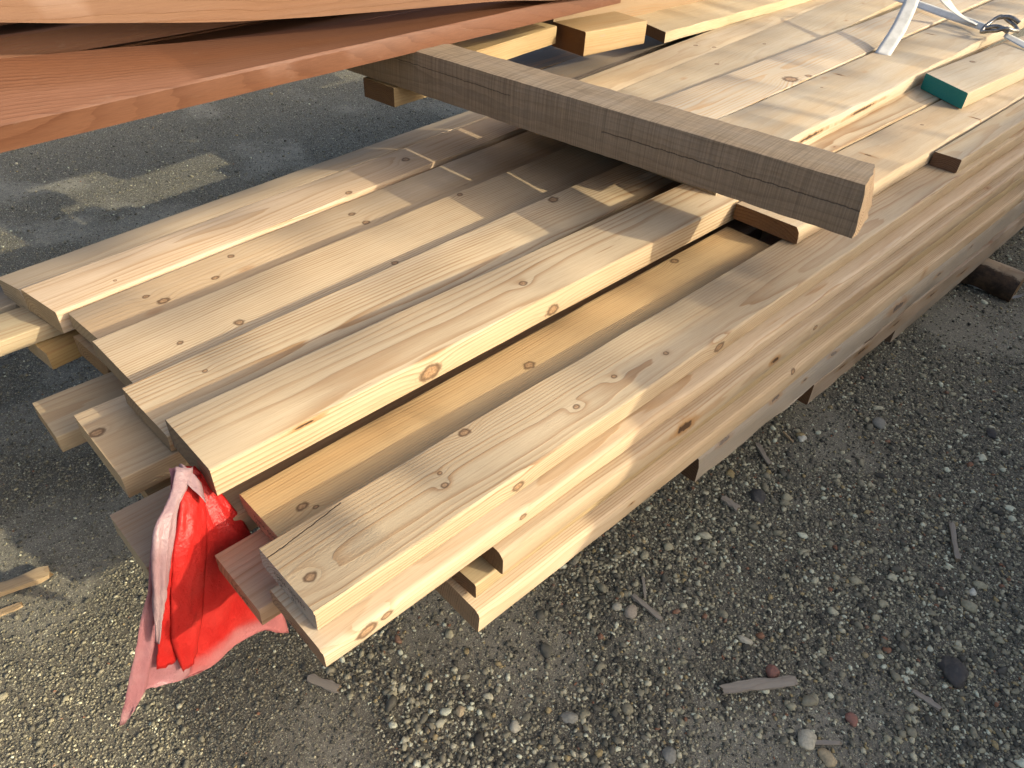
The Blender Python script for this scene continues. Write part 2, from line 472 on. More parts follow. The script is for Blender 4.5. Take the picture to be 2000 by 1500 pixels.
def stone_material(name, per_stone=True, col=None):
    t = NT(name)
    tc = t.new('ShaderNodeTexCoord')
    P = tc.outputs['Object']
    if per_stone:
        at = t.new('ShaderNodeAttribute', attribute_name='tone', attribute_type='GEOMETRY')
        ramp = t.ramp(at.outputs['Fac'], [(0.0, (0.062, 0.062, 0.051, 1)), (0.14, (0.125, 0.123, 0.096, 1)), (0.30, (0.225, 0.214, 0.157, 1)),
                                          (0.48, (0.350, 0.325, 0.226, 1)), (0.66, (0.500, 0.465, 0.317, 1)), (0.80, (0.675, 0.637, 0.452, 1)),
                                          (0.89, (0.850, 0.867, 0.655, 1)), (0.955, (0.475, 0.369, 0.183, 1)), (0.985, (0.325, 0.159, 0.091, 1))], 'CONSTANT')
        base = t.mix(1.0, ramp, (0.94, 0.93, 0.88, 1), 'MULTIPLY')
    else:
        base = c4(col)
    n, _ = t.noise(P, 170.0, 4.0, 0.65)
    n2, _ = t.noise(P, 38.0, 3.0, 0.6)
    c = t.mix(t.smooth(n, 0.3, 0.75, 0.0, 0.42), base, (0.12, 0.105, 0.085, 1))
    c = t.mix(t.smooth(n2, 0.45, 0.75, 0.0, 0.35), c, (0.30, 0.27, 0.21, 1))
    t.l.new(c, t.bsdf.inputs['Base Color'])
    t.bsdf.inputs['Roughness'].default_value = 0.82
    t.bsdf.inputs['Specular IOR Level'].default_value = 0.25
    b = t.new('ShaderNodeBump'); b.inputs['Strength'].default_value = 0.5; b.inputs['Distance'].default_value = 0.0015
    t.l.new(n, b.inputs['Height']); t.l.new(b.outputs['Normal'], t.bsdf.inputs['Normal'])
    return t.m


def ico(sub):
    bm = bmesh.new()
    bmesh.ops.create_icosphere(bm, subdivisions=sub, radius=1.0)
    v = np.array([p.co[:] for p in bm.verts]); f = np.array([[q.index for q in p.verts] for p in bm.faces])
    bm.free()
    return v, f


def pebble_variants(sub, k, seed, amp):
    v, f = ico(sub)
    out = []
    for i in range(k):
        q = np.array([[p * (1.0 + amp * mnoise.noise(Vector(p) * 1.1 + Vector((seed + i * 7.7, 0, 0))) + amp * 0.5 * mnoise.noise(Vector(p) * 2.3 + Vector((0, seed + i * 3.1, 0))))][0] for p in v])
        out.append(q)
    return out, f


CAMP = np.array(cam.location) if False else np.array([-0.2257, -0.53976, 0.83303])
RM = np.array([rx[:], dn[:], fw[:]])


def in_view(P, margin):
    q = (P - CAMP) @ RM.T
    z = np.maximum(q[:, 2], 1e-3)
    u = 1440 * q[:, 0] / z; v = 1440 * q[:, 1] / z
    return (q[:, 2] > 0.05) & (np.abs(u) < 1000 + margin) & (np.abs(v) < 750 + margin)


def scatter(n_try, size_lo, size_hi, power, sub, variants, seed, sink, amp, thin, near_bias=None, margin=260, left_keep=1.0):
    r = np.random.default_rng(seed)
    P = np.column_stack([r.uniform(-1.6, 5.0, n_try), r.uniform(-1.6, 4.6, n_try), np.full(n_try, GZ)])
    keep = in_view(P, margin)
    keep &= ~((P[:, 0] > 1.1) & (P[:, 1] > 0.12) & (P[:, 1] < 1.15))         # under the pile
    P = P[keep]
    if near_bias is not None:
        d = np.linalg.norm(P - CAMP, axis=1)
        P = P[r.uniform(0, 1, len(P)) < np.clip(near_bias / d, 0, 1) ** 2]
    sand = np.array([gravelly(p[0], p[1]) for p in P])
    left = np.where((P[:, 0] < 0.12) | (P[:, 1] > 0.9), left_keep, 1.0)      # the left side is finer gravel
    keep = r.uniform(0, 1, len(P)) < (thin + (1 - thin) * sand) * left
    P = P[keep]
    n = len(P)
    S = size_lo * (size_hi / size_lo) ** (r.uniform(0, 1, n) ** power)
    S = np.where((P[:, 0] < 0.12) | (P[:, 1] > 0.9), S * 0.8, S)
    var, f = pebble_variants(sub, variants, seed, amp)
    nv = len(var[0])
    which = r.integers(0, variants, n)
    V = np.stack(var)[which]                                                   # n, nv, 3
    sc = np.column_stack([r.uniform(0.8, 1.35, n), r.uniform(0.65, 1.0, n), r.uniform(0.42, 0.75, n)]) * S[:, None] * 0.5
    V = V * sc[:, None, :]
    a = r.uniform(0, 2 * np.pi, n); b = r.normal(0, 0.25, n)
    ca, sa, cb, sb = np.cos(a), np.sin(a), np.cos(b), np.sin(b)
    X = V[:, :, 0]; Y = V[:, :, 1] * cb[:, None] - V[:, :, 2] * sb[:, None]; Z = V[:, :, 1] * sb[:, None] + V[:, :, 2] * cb[:, None]
    V = np.stack([X * ca[:, None] - Y * sa[:, None], X * sa[:, None] + Y * ca[:, None], Z], axis=2)
    hz = np.array([height_at(p[0], p[1]) for p in P])
    base = np.column_stack([P[:, 0], P[:, 1], GZ + hz + sc[:, 2] * (1 - 2 * sink * r.uniform(0.5, 1.2, n))])
    V = V + base[:, None, :]
    tn = r.uniform(0, 1, n)
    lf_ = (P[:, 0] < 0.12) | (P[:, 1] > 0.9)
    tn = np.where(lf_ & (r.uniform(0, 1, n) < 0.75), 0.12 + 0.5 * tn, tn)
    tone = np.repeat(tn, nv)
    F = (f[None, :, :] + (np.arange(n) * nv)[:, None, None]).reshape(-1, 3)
    return V.reshape(-1, 3), F, tone


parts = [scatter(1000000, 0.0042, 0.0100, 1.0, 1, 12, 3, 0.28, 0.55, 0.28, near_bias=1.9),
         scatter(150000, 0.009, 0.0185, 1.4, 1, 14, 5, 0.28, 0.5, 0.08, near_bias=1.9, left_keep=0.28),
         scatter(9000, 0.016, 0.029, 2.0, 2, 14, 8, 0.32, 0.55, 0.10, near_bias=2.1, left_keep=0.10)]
print('stones', [len(p[1]) for p in parts], sum(len(p[1]) for p in parts))
offv = 0
GV = []; GF = []; GT = []
for V, F, T in parts:
    GV.append(V); GF.append(F + offv); GT.append(T); offv += len(V)
GV = np.concatenate(GV); GF = np.concatenate(GF); GT = np.concatenate(GT)
gm = bpy.data.meshes.new('gravel')
gm.vertices.add(len(GV)); gm.vertices.foreach_set('co', GV.astype(np.float32).ravel())
gm.loops.add(len(GF) * 3); gm.loops.foreach_set('vertex_index', GF.astype(np.int32).ravel())
gm.polygons.add(len(GF)); gm.polygons.foreach_set('loop_start', np.arange(0, len(GF) * 3, 3, dtype=np.int32))
gm.polygons.foreach_set('use_smooth', np.ones(len(GF), dtype=bool))
gm.update(calc_edges=True)
at = gm.attributes.new('tone', 'FLOAT', 'POINT'); at.data.foreach_set('value', GT.astype(np.float32))
gm.materials.append(stone_material('gravel_stones'))
gravel = bpy.data.objects.new('gravel', gm); C.objects.link(gravel)
tag(gravel, 'loose grey and beige gravel spread over the packed ground', 'gravel', kind='stuff')


# ------------------------------------------------------------------ the pile: colours of the boards
PALE = dict(base=(0.515, 0.408, 0.262), late=(0.306, 0.174, 0.076))
CREAM = dict(base=(0.545, 0.433, 0.282), late=(0.34, 0.204, 0.093))
TAN = dict(base=(0.5, 0.38, 0.232), late=(0.281, 0.157, 0.068))
GOLD = dict(base=(0.5, 0.335, 0.155), late=(0.323, 0.183, 0.072))
PINK = dict(base=(0.465, 0.315, 0.2), late=(0.306, 0.153, 0.072))
def W(b, **k):
    d = dict(b); d.update(k); return d


GT_ = 'boards of the top layer on the near half of the pile'
# top layer, left of the beam
U1 = board('thick pale board with a red-brown knot in its sunlit edge, red flag at its end', 0.008, 0.280, 0.040, 3.9, 0.148, 0.058, ang=0.1,
           wk=W(PALE, pith=(0.03, -0.12), tilt=(0.012, 0.006), ring=0.0085, contrast=0.85, blotch=0.3, end=(0.22, 0.16, 0.10)),
           tk=[(0.72, 0.351, 0.009)], sk=[(0.421, 0.007, 0.018), (0.743, 0.002, 0.013)], sp=[(0.168, 0.033, 0.03, 0.004)], group=GT_, ease=0.004, crook=0.006, bow=0.004)
U2 = board('pale board with cathedral grain, second from the flag board', 0.006, 0.442, -0.006, 3.6, 0.150, 0.038, ang=2.9, roll=5.0,
           wk=W(PALE, pith=(0.06, -0.055), tilt=(-0.03, 0.004), ring=0.0065, contrast=0.9, blotch=0.35, end=(0.30, 0.22, 0.13)),
           tk=[(1.107, 0.629, 0.014), (0.125, 0.548, 0.005)], group=GT_, bow=0.006)
U3 = board('broad finely ribbed board with a round knot near its end, between two grey shadow lines', 0.028, 0.602, -0.028, 3.4, 0.182, 0.038, ang=3.8, roll=5.8,
           wk=W(CREAM, pith=(0.24, -0.03), ring=0.0062, contrast=0.95, blotch=0.25, end=(0.33, 0.25, 0.15)),
           tk=[(0.257, 0.681, 0.010), (0.14, 0.689, 0.006), (0.636, 0.676, 0.008), (0.966, 0.832, 0.008)], group=GT_, bow=0.003)
U4 = board('smooth cream board with a row of small knots, fourth from the flag board', 0.046, 0.797, -0.058, 3.2, 0.178, 0.038, ang=5.7, roll=2.4,
           wk=W(CREAM, base=(0.56, 0.44, 0.29), pith=(-0.05, -0.22), ring=0.0075, contrast=0.45, blotch=0.7, end=(0.45, 0.34, 0.2)),
           tk=[(0.194, 0.901, 0.012), (0.173, 0.937, 0.007), (0.32, 0.918, 0.008), (0.39, 0.98, 0.008), (0.73, 0.985, 0.009), (0.734, 0.928, 0.010)], group=GT_, bow=0.002)
U5 = board('pinkish cream board that juts past its neighbour with a sunlit notch at its end', 0.010, 0.985, -0.046, 3.1, 0.130, 0.055, ang=6.0, roll=2.5, skew=-0.012,
           wk=W(CREAM, base=(0.55, 0.43, 0.30), pith=(0.08, -0.07), tilt=(0.015, 0.0), ring=0.007, contrast=0.7, blotch=0.5, end=(0.44, 0.33, 0.19)),
           tk=[(1.045, 1.165, 0.013), (0.788, 1.085, 0.009), (0.147, 1.03, 0.004)], group=GT_, crook=0.004)
U6 = board('dull shaded board at the far left edge of the top layer', -0.016, 1.128, -0.050, 3.0, 0.134, 0.055, ang=6.6, roll=-11.0,
           wk=W(PALE, base=(0.50, 0.41, 0.29), pith=(0.1, -0.25), ring=0.007, contrast=0.3, blotch=0.3, end=(0.52, 0.41, 0.26)), group=GT_)
# front boards
F = board('front top board with a wavy crack and fuzzy saw marks at its end', 0.0, 0.0, 0.0, 4.4, 0.140, 0.0405, ang=0.0,
          wk=W(TAN, base=(0.465, 0.368, 0.234), pith=(0.05, -0.085), tilt=(-0.012, 0.003), ring=0.0048, contrast=0.7, blotch=0.45, fuzz=0.9, end=(0.42, 0.36, 0.28),
               smallknots=0.3), tk=[(0.026, 0.052, 0.009), (0.266, 0.06, 0.006), (0.365, 0.128, 0.010), (0.277, 0.084, 0.004), (0.672, 0.062, 0.006), (0.555, 0.05, 0.007), (0.803, 0.042, 0.006)],
          sk=[(0.366, -0.025, 0.010), (0.93, -0.022, 0.012)], cr=[('t', 0.0, 0.116, 0.13, 0.135, 0.0013)], rough_edge=0.001, wane=(0.006, 0.006))
Cb = board('golden board sunk between the front board and the flag board, stamped end', 0.041, 0.145, -0.038, 1.36, 0.139, 0.038, ang=0.2, slope=0.6,
           wk=W(GOLD, base=(0.52, 0.36, 0.175), pith=(0.17, -0.05), ring=0.0045, contrast=0.55, blotch=0.4, end=(0.52, 0.30, 0.18)),
           tk=[(0.098, 0.198, 0.009), (0.607, 0.215, 0.012), (1.15, 0.270, 0.011), (0.113, 0.183, 0.005)])
B = board('board under the front top board, its rounded edge jutting out, knots near its end', -0.013, -0.032, -0.0420, 4.3, 0.134, 0.0350, slope=-0.22, roll=0.4, ease=0.005,
          wk=W(CREAM, base=(0.53, 0.425, 0.29), pith=(0.03, -0.10), ring=0.005, contrast=0.75, end=(0.34, 0.21, 0.12)),
          sk=[(0.053, -0.058, 0.012), (0.085, -0.055, 0.007), (0.347, -0.055, 0.006)], wane=(0.012, 0.009), rough_edge=0.001)
G3 = board('waney side board with a dark bark pocket below the two front boards', 0.285, -0.056, -0.0785, 4.0, 0.135, 0.0455, slope=-0.30, roll=0.4, ease=0.006,
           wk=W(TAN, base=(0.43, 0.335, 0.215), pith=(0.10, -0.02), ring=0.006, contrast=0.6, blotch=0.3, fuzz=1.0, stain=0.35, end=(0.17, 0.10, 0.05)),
           sp=[(0.765, -0.100, 0.035, 0.013), (1.10, -0.108, 0.022, 0.008)], sk=[(1.272, -0.10, 0.007)], wane=(0.014, 0.011), rough_edge=0.0014)
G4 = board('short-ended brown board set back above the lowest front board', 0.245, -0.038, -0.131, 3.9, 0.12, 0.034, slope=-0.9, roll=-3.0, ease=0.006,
           wk=W(GOLD, base=(0.44, 0.34, 0.19), pith=(0.02, -0.06), ring=0.0055, contrast=0.6, stain=0.3, end=(0.20, 0.12, 0.06)), rough_edge=0.001)
G5 = board('lowest overhanging front board with straight ribbed edge grain', 0.235, -0.060, -0.175, 4.2, 0.14, 0.051, slope=-1.35, roll=2.5,
           wk=W(CREAM, base=(0.55, 0.425, 0.27), pith=(-0.20, -0.04), ring=0.0050, contrast=0.8, blotch=0.4, end=(0.33, 0.24, 0.14)),
           sk=[(1.228, -0.205, 0.007)], sp=[(0.62, -0.205, 0.01, 0.004)], wane=(0.010, 0.010), rough_edge=0.0012)
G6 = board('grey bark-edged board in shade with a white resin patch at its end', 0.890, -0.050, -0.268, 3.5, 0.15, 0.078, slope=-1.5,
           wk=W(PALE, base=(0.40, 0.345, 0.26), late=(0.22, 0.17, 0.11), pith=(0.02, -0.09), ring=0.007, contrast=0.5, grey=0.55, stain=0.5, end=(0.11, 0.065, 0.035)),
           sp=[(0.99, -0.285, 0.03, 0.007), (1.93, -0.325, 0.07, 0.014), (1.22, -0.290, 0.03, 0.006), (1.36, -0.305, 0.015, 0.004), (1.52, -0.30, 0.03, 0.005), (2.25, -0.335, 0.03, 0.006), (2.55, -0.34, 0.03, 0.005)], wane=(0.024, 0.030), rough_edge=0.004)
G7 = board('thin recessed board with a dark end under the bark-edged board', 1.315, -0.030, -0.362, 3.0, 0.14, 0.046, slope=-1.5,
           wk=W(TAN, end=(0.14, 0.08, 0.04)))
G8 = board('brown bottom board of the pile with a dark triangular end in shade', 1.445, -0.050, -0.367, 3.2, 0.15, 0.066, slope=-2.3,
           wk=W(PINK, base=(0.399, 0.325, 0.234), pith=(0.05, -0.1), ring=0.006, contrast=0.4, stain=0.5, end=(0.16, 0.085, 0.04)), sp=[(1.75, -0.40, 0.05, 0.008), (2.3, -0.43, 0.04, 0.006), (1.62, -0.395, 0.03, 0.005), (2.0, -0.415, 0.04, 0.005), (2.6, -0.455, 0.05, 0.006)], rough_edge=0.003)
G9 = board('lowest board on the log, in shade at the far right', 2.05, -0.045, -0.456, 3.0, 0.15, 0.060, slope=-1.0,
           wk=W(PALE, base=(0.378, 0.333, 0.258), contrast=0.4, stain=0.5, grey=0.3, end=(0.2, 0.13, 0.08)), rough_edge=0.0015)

# left ends under the top layer
L4 = board('reddish board end between the flag and the stamped front boards', -0.033, 0.108, -0.079, 1.6, 0.130, 0.038, wk=W(PINK, pith=(0.03, -0.05), tilt=(0.05, 0.0), ring=0.010, contrast=0.7, end=(0.46, 0.24, 0.13)))
L3 = board('broad reddish board end behind the flag', -0.117, 0.272, -0.070, 1.7, 0.134, 0.046, wk=W(PINK, base=(0.399, 0.286, 0.178), pith=(0.2, -0.06), ring=0.008, contrast=0.7, end=(0.42, 0.33, 0.2)))
L2 = board('wide board end with one dark round knot at its corner, edge lit orange', -0.077, 0.444, -0.047, 1.5, 0.202, 0.046, wk=W(TAN, pith=(0.1, -0.2), ring=0.005, contrast=0.4, end=(0.5, 0.37, 0.21)),
           tk=[(-0.066, 0.575, 0.012)])
L1 = board('low board end farthest left under the wide knotty one', -0.112, 0.680, -0.103, 1.6, 0.125, 0.038, wk=W(TAN, base=(0.435, 0.340, 0.209), contrast=0.35, end=(0.45, 0.33, 0.18)))
L0 = board('thin rough board end peeking out below the wide knotty end', -0.045, 0.475, -0.135, 1.4, 0.14, 0.038, wk=W(TAN, base=(0.363, 0.279, 0.161), end=(0.36, 0.25, 0.13)))
L5 = board('plank sticking out to the left past the others and out of the picture', -0.62, 1.030, -0.103, 1.8, 0.105, 0.036, ang=1.5,
           wk=W(TAN, base=(0.414, 0.348, 0.226), pith=(0.05, -0.05), ring=0.006, contrast=0.5, end=(0.4, 0.3, 0.18)))
L6 = board('grey weathered board end under the far left board', -0.30, 1.17, -0.115, 1.6, 0.09, 0.04, ang=6.0, wk=W(PALE, base=(0.290, 0.263, 0.209), grey=0.5, contrast=0.4))
L7 = board('small orange board end below the plank that sticks out left', -0.033, 1.002, -0.141, 1.5, 0.105, 0.042, ang=8.0, wk=W(GOLD, base=(0.405, 0.277, 0.114), end=(0.5, 0.39, 0.24)))
L8 = board('rough brown stained board end under the fourth top board', 0.03, 0.815, -0.093, 1.5, 0.14, 0.045, ang=5.0, wk=W(TAN, base=(0.327, 0.240, 0.137), end=(0.30, 0.19, 0.09), stain=0.6))

# upper layer, right of the beam
J = board('wide weather-worn board beside the front edge with short sap cracks', 1.405, 0.100, 0.042, 3.2, 0.180, 0.041, ang=0.0,
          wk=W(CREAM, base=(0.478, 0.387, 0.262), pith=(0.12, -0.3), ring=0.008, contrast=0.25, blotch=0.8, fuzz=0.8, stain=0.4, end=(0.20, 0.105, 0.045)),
          tp=[(2.0, 0.21, 0.006, 0.022), (2.62, 0.125, 0.006, 0.02)], tk=[(2.4, 0.217, 0.006)], wane=(0.013, 0.026), rough_edge=0.0015)
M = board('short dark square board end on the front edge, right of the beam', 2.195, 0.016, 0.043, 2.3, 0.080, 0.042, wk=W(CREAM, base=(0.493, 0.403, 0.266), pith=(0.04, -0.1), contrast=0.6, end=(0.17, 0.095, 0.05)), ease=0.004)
Tl = board('board with a teal painted end lying on top near the strap', 2.665, 0.190, 0.098, 2.6, 0.193, 0.054, ang=-1.8, skew=0.11,
           wk=W(CREAM, base=(0.522, 0.448, 0.323), pith=(0.1, -0.2), contrast=0.35, blotch=0.5, end_paint=(0.002, 0.19, 0.17)), tk=[(3.091, 0.329, 0.012)], ease=0.005)
K = board('broad board with an orange bark-streaked edge, left of the teal-ended one', 1.395, 0.336, 0.090, 3.7, 0.232, 0.047, ang=2.6,
          wk=W(CREAM, base=(0.493, 0.414, 0.290), pith=(0.15, -0.35), ring=0.009, contrast=0.3, blotch=0.8, stain=0.3), tp=[(2.52, 0.58, 0.006, 0.02), (3.42, 0.62, 0.006, 0.02)], tk=[(2.327, 0.545, 0.005)],
          wane=(0.010, 0.022), sp=[(1.9, 0.07, 0.12, 0.006), (2.3, 0.068, 0.15, 0.006)], rough_edge=0.0012)
N_ = board('pale board with one very large round knot and curved grain', 1.38, 0.575, 0.084, 3.9, 0.214, 0.027, ang=3.2,
           wk=W(CREAM, base=(0.529, 0.457, 0.338), late=(0.48, 0.31, 0.16), pith=(0.09, -0.07), tilt=(0.02, 0.0), ring=0.0085, contrast=0.9, blotch=0.3), tk=[(2.338, 0.666, 0.030), (2.43, 0.648, 0.013)])
P_ = board('board half in shade between the large-knot board and the next one', 1.44, 0.709, 0.055, 3.8, 0.243, 0.040, ang=7.4,
           wk=W(CREAM, base=(0.478, 0.403, 0.278), pith=(0.05, -0.3), contrast=0.3, blotch=0.6, stain=0.4), tk=[(2.367, 0.982, 0.009), (2.786, 1.03, 0.008)])
Q_ = board('far tan board that borders the dark hollow', 1.44, 0.957, 0.052, 3.6, 0.160, 0.040, ang=7.4, wk=W(TAN, base=(0.478, 0.394, 0.266), pith=(0.07, -0.25), ring=0.008, contrast=0.4, blotch=0.7),
           tk=[(2.53, 1.19, 0.010), (2.57, 1.13, 0.009)])
R_ = board('thick short-ended board with fuzzy pale edge lying over the dark hollow', 2.44, 1.281, 0.094, 2.3, 0.240, 0.041, ang=2.2, skew=0.09,
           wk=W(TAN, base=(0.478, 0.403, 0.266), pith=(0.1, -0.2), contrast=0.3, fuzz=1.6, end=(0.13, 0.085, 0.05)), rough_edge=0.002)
V_ = board('square post end with a dark orange face in the hollow beside the red boards', 2.0, 1.325, 0.145, 0.34, 0.175, 0.085, ang=-3.0,
           wk=W(GOLD, base=(0.40, 0.285, 0.15), contrast=0.5, stain=0.7, end=(0.20, 0.09, 0.03)), ease=0.006)
T_ = board('yellow board half lit in the hollow behind the far end of the beam', 1.50, 1.372, 0.145, 0.48, 0.130, 0.062, ang=9.0, wk=W(GOLD, base=(0.42, 0.31, 0.16), contrast=0.4, stain=0.5, end=(0.16, 0.09, 0.04)))
S_ = board('small block end wedged under the far end of the beam, its side sunlit', 1.060, 1.226, 0.1445, 0.20, 0.130, 0.055, ang=6.0, wk=W(GOLD, base=(0.42, 0.31, 0.16), contrast=0.4, stain=0.5, end=(0.16, 0.09, 0.04)))
Sk = board('sticker lying along under the beam on top of the upper boards', 1.425, 0.42, 0.1445, 0.66, 0.100, 0.053, ang=97.25, wk=W(TAN))
Sj = board('unseen filler board added under the sticker to block light beneath the beam', 1.455, 0.705, 0.0905, 0.40, 0.095, 0.033, ang=97.25, wk=W(TAN))  # added out of view to stop sun leaking below the sticker
H5 = board('added square timber, mostly unseen, blocking sun at the back of the hollow, under the red boards', 2.03, 1.515, 0.235, 2.0, 0.10, 0.17, ang=1.0, wk=W(TAN, base=(0.272, 0.195, 0.115)))  # added mostly out of view to keep stray sun off the ground
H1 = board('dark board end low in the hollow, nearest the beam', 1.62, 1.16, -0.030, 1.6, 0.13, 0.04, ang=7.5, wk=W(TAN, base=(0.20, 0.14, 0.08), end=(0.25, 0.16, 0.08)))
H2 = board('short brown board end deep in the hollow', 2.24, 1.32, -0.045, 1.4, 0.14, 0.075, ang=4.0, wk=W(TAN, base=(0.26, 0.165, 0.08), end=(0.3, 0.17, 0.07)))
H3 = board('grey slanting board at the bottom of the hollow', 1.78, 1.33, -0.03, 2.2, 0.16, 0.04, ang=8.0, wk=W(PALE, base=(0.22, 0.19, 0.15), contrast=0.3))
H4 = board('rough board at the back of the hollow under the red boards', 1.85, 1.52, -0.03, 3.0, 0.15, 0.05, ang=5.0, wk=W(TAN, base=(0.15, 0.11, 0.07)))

H6 = board('broad dark board at the very bottom of the hollow', 1.90, 1.22, -0.135, 2.4, 0.24, 0.05, ang=7.0, wk=W(TAN, base=(0.13, 0.092, 0.055), contrast=0.4))  # base of these three broad boards lowered to stand for the hollow's shade
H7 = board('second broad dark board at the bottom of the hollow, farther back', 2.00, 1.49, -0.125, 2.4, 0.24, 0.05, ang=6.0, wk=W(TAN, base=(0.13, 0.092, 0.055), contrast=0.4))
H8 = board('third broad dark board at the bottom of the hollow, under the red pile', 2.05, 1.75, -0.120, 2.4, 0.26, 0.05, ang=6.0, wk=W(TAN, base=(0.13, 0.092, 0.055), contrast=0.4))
# inner boards that carry the layers (only their shadows and ends matter)
inner_mat = wood('wood_inner', base=(0.52, 0.38, 0.22), late=(0.36, 0.22, 0.1), seed=91.0, contrast=0.5, smallknots=0.0)
for li, z in enumerate((-0.125, -0.19, -0.26, -0.33, -0.40, -0.47)):
    for k in range(6):
        yy0 = 0.125 + k * 0.155
        x0 = max(0.30 + li * 0.22, 0.3) + random.uniform(0, 0.35)
        board('inner board of the pile, hidden behind the front boards', x0, yy0, z, 4.6 - x0, 0.142, 0.055, slope=-0.6, mat=inner_mat, seg=2, group='inner boards of the pile')


# ------------------------------------------------------------------ stamps on board ends
ink = simple('stamp_ink', (0.035, 0.025, 0.022), rough=0.8, var=0.3)


def stamp(parent, text, y, z, size, flip=True):
    cu = bpy.data.curves.new('stamp', 'FONT')
    cu.body = text; cu.size = size; cu.align_x = 'CENTER'; cu.align_y = 'CENTER'; cu.space_character = 1.15
    tmp = bpy.data.objects.new('stamp_tmp', cu)
    C.objects.link(tmp)
    dg = bpy.context.evaluated_depsgraph_get()
    me = bpy.data.meshes.new_from_object(tmp.evaluated_get(dg))
    bpy.data.objects.remove(tmp)
    co = np.zeros(len(me.vertices) * 3); me.vertices.foreach_get('co', co); co = co.reshape(-1, 3)
    s = -1 if flip else 1
    out = np.column_stack([np.full(len(co), -0.0016), y - s * co[:, 0], z + s * co[:, 1]])
    me.vertices.foreach_set('co', out.ravel()); me.update()
    me.materials.clear(); me.materials.append(ink)
    o = bpy.data.objects.new('stamp', me); C.objects.link(o); o.parent = parent
    return o


stamp(F, '206000 90M2', 0.062, -0.013, 0.0125)
stamp(F, "16'     R2", 0.072, -0.027, 0.0115)
stamp(Cb, '20600 90M2', 0.058, -0.013, 0.0135)
stamp(Cb, "16'    R2", 0.072, -0.027, 0.0120)
stamp(L4, '2060 M2', 0.058, -0.021, 0.0125)
stamp(B, '2060 M2', 0.060, -0.022, 0.0115)

# ------------------------------------------------------------------ rough beam
def rough_beam():
    L, w, h = 2.40, 0.128, 0.115
    nx, ny, nz = 120, 5, 5
    verts = []; faces = []
    ring_pts = []
    e = 0.006
    def side(p, q, n): return [(p[0] + (q[0] - p[0]) * i / n, p[1] + (q[1] - p[1]) * i / n) for i in range(n)]
    cs = [(0, 0), (w, 0), (w, h), (0, h)]
    pr = side(cs[0], cs[1], 6) + side(cs[1], cs[2], 6) + side(cs[2], cs[3], 6) + side(cs[3], cs[0], 6)
    m = len(pr)
    for i in range(nx + 1):
        y = L * i / nx
        for j, (px, pz) in enumerate(pr):
            q = mnoise.noise((y * 14, j * 0.7, 0.3)) * 0.0014 + mnoise.noise((y * 55, j * 1.9, 2.3)) * 0.0009
            cx = w / 2; cz = h / 2
            d = math.hypot(px - cx, pz - cz)
            corner = j % 6 == 0
            k = (q - (0.0028 + 0.002 * abs(mnoise.noise((y * 40, j, 7)))) * corner)
            px = px * (1.20 - 0.20 * pz / h)
            x = px + (px - cx) / d * k; z = pz + (pz - cz) / d * k
            yy = y
            if i < 8:                                           # near end is sawn askew and a little worn
                yy += (1 - i / 8.0) * (0.004 * mnoise.noise((px * 50, pz * 50, 1.0)) + 0.012 * (px / w) + (0.004 if corner else 0) + 0.012 * pz / h + 0.008 * (px / w) * (pz / h))
            verts.append((x, yy, z))
    for i in range(nx):
        for j in range(m):
            a = i * m + j; b = i * m + (j + 1) % m
            faces.append((a, b, b + m, a + m)[::-1])
    # end caps as fans round a centre
    for i in (0, nx):
        cv = len(verts)
        ring_i = [i * m + j for j in range(m)]
        c = np.mean([verts[q] for q in ring_i], axis=0); c = (c[0], c[1], c[2])
        verts.append(c)
        for j in range(m):
            a, b = ring_i[j], ring_i[(j + 1) % m]
            faces.append((a, b, cv) if i == 0 else (b, a, cv))
    return verts, faces


bv, bf = rough_beam()
# the wood shader wants its grain along local X: rotate vertex data so that x runs along the beam
bv2 = [(y, -x, z) for x, y, z in bv]
beam_mat = wood('rough_sawn_beam', base=(0.265, 0.20, 0.128), late=(0.14, 0.098, 0.058), seed=40.0, pith=(-0.06, 0.05), ring=0.006, contrast=0.5, blotch=0.35,
                cracks=[('z', 0.0, 0.062, 0.62, 0.058, 0.0016), ('z', 0.9, 0.075, 1.6, 0.083, 0.0012)], grey=0.22, rough=0.85, sawmarks=0.5, stain=0.5, fuzz=1.2, end=(0.30, 0.215, 0.135), smallknots=0.15)
beam = link_mesh('timber_beam', bv2, bf, beam_mat, angle=38)
# near end at (1.227, -0.07), direction along +Y with a little -X
dvec = Vector((-0.19, 1.493, 0)).normalized()
beam.location = (1.232, -0.078, 0.146)
beam.rotation_euler = (0, 0, math.atan2(dvec.y, dvec.x))
tag(beam, 'rough grey-brown squared timber beam lying across the pile with a long crack', 'beam')

# ------------------------------------------------------------------ red cedar boards on the beam
CED = dict(base=(0.36, 0.17, 0.09), late=(0.22, 0.085, 0.04))
def interp(xs, vs):
    return lambda x: float(np.interp(x, xs, vs))


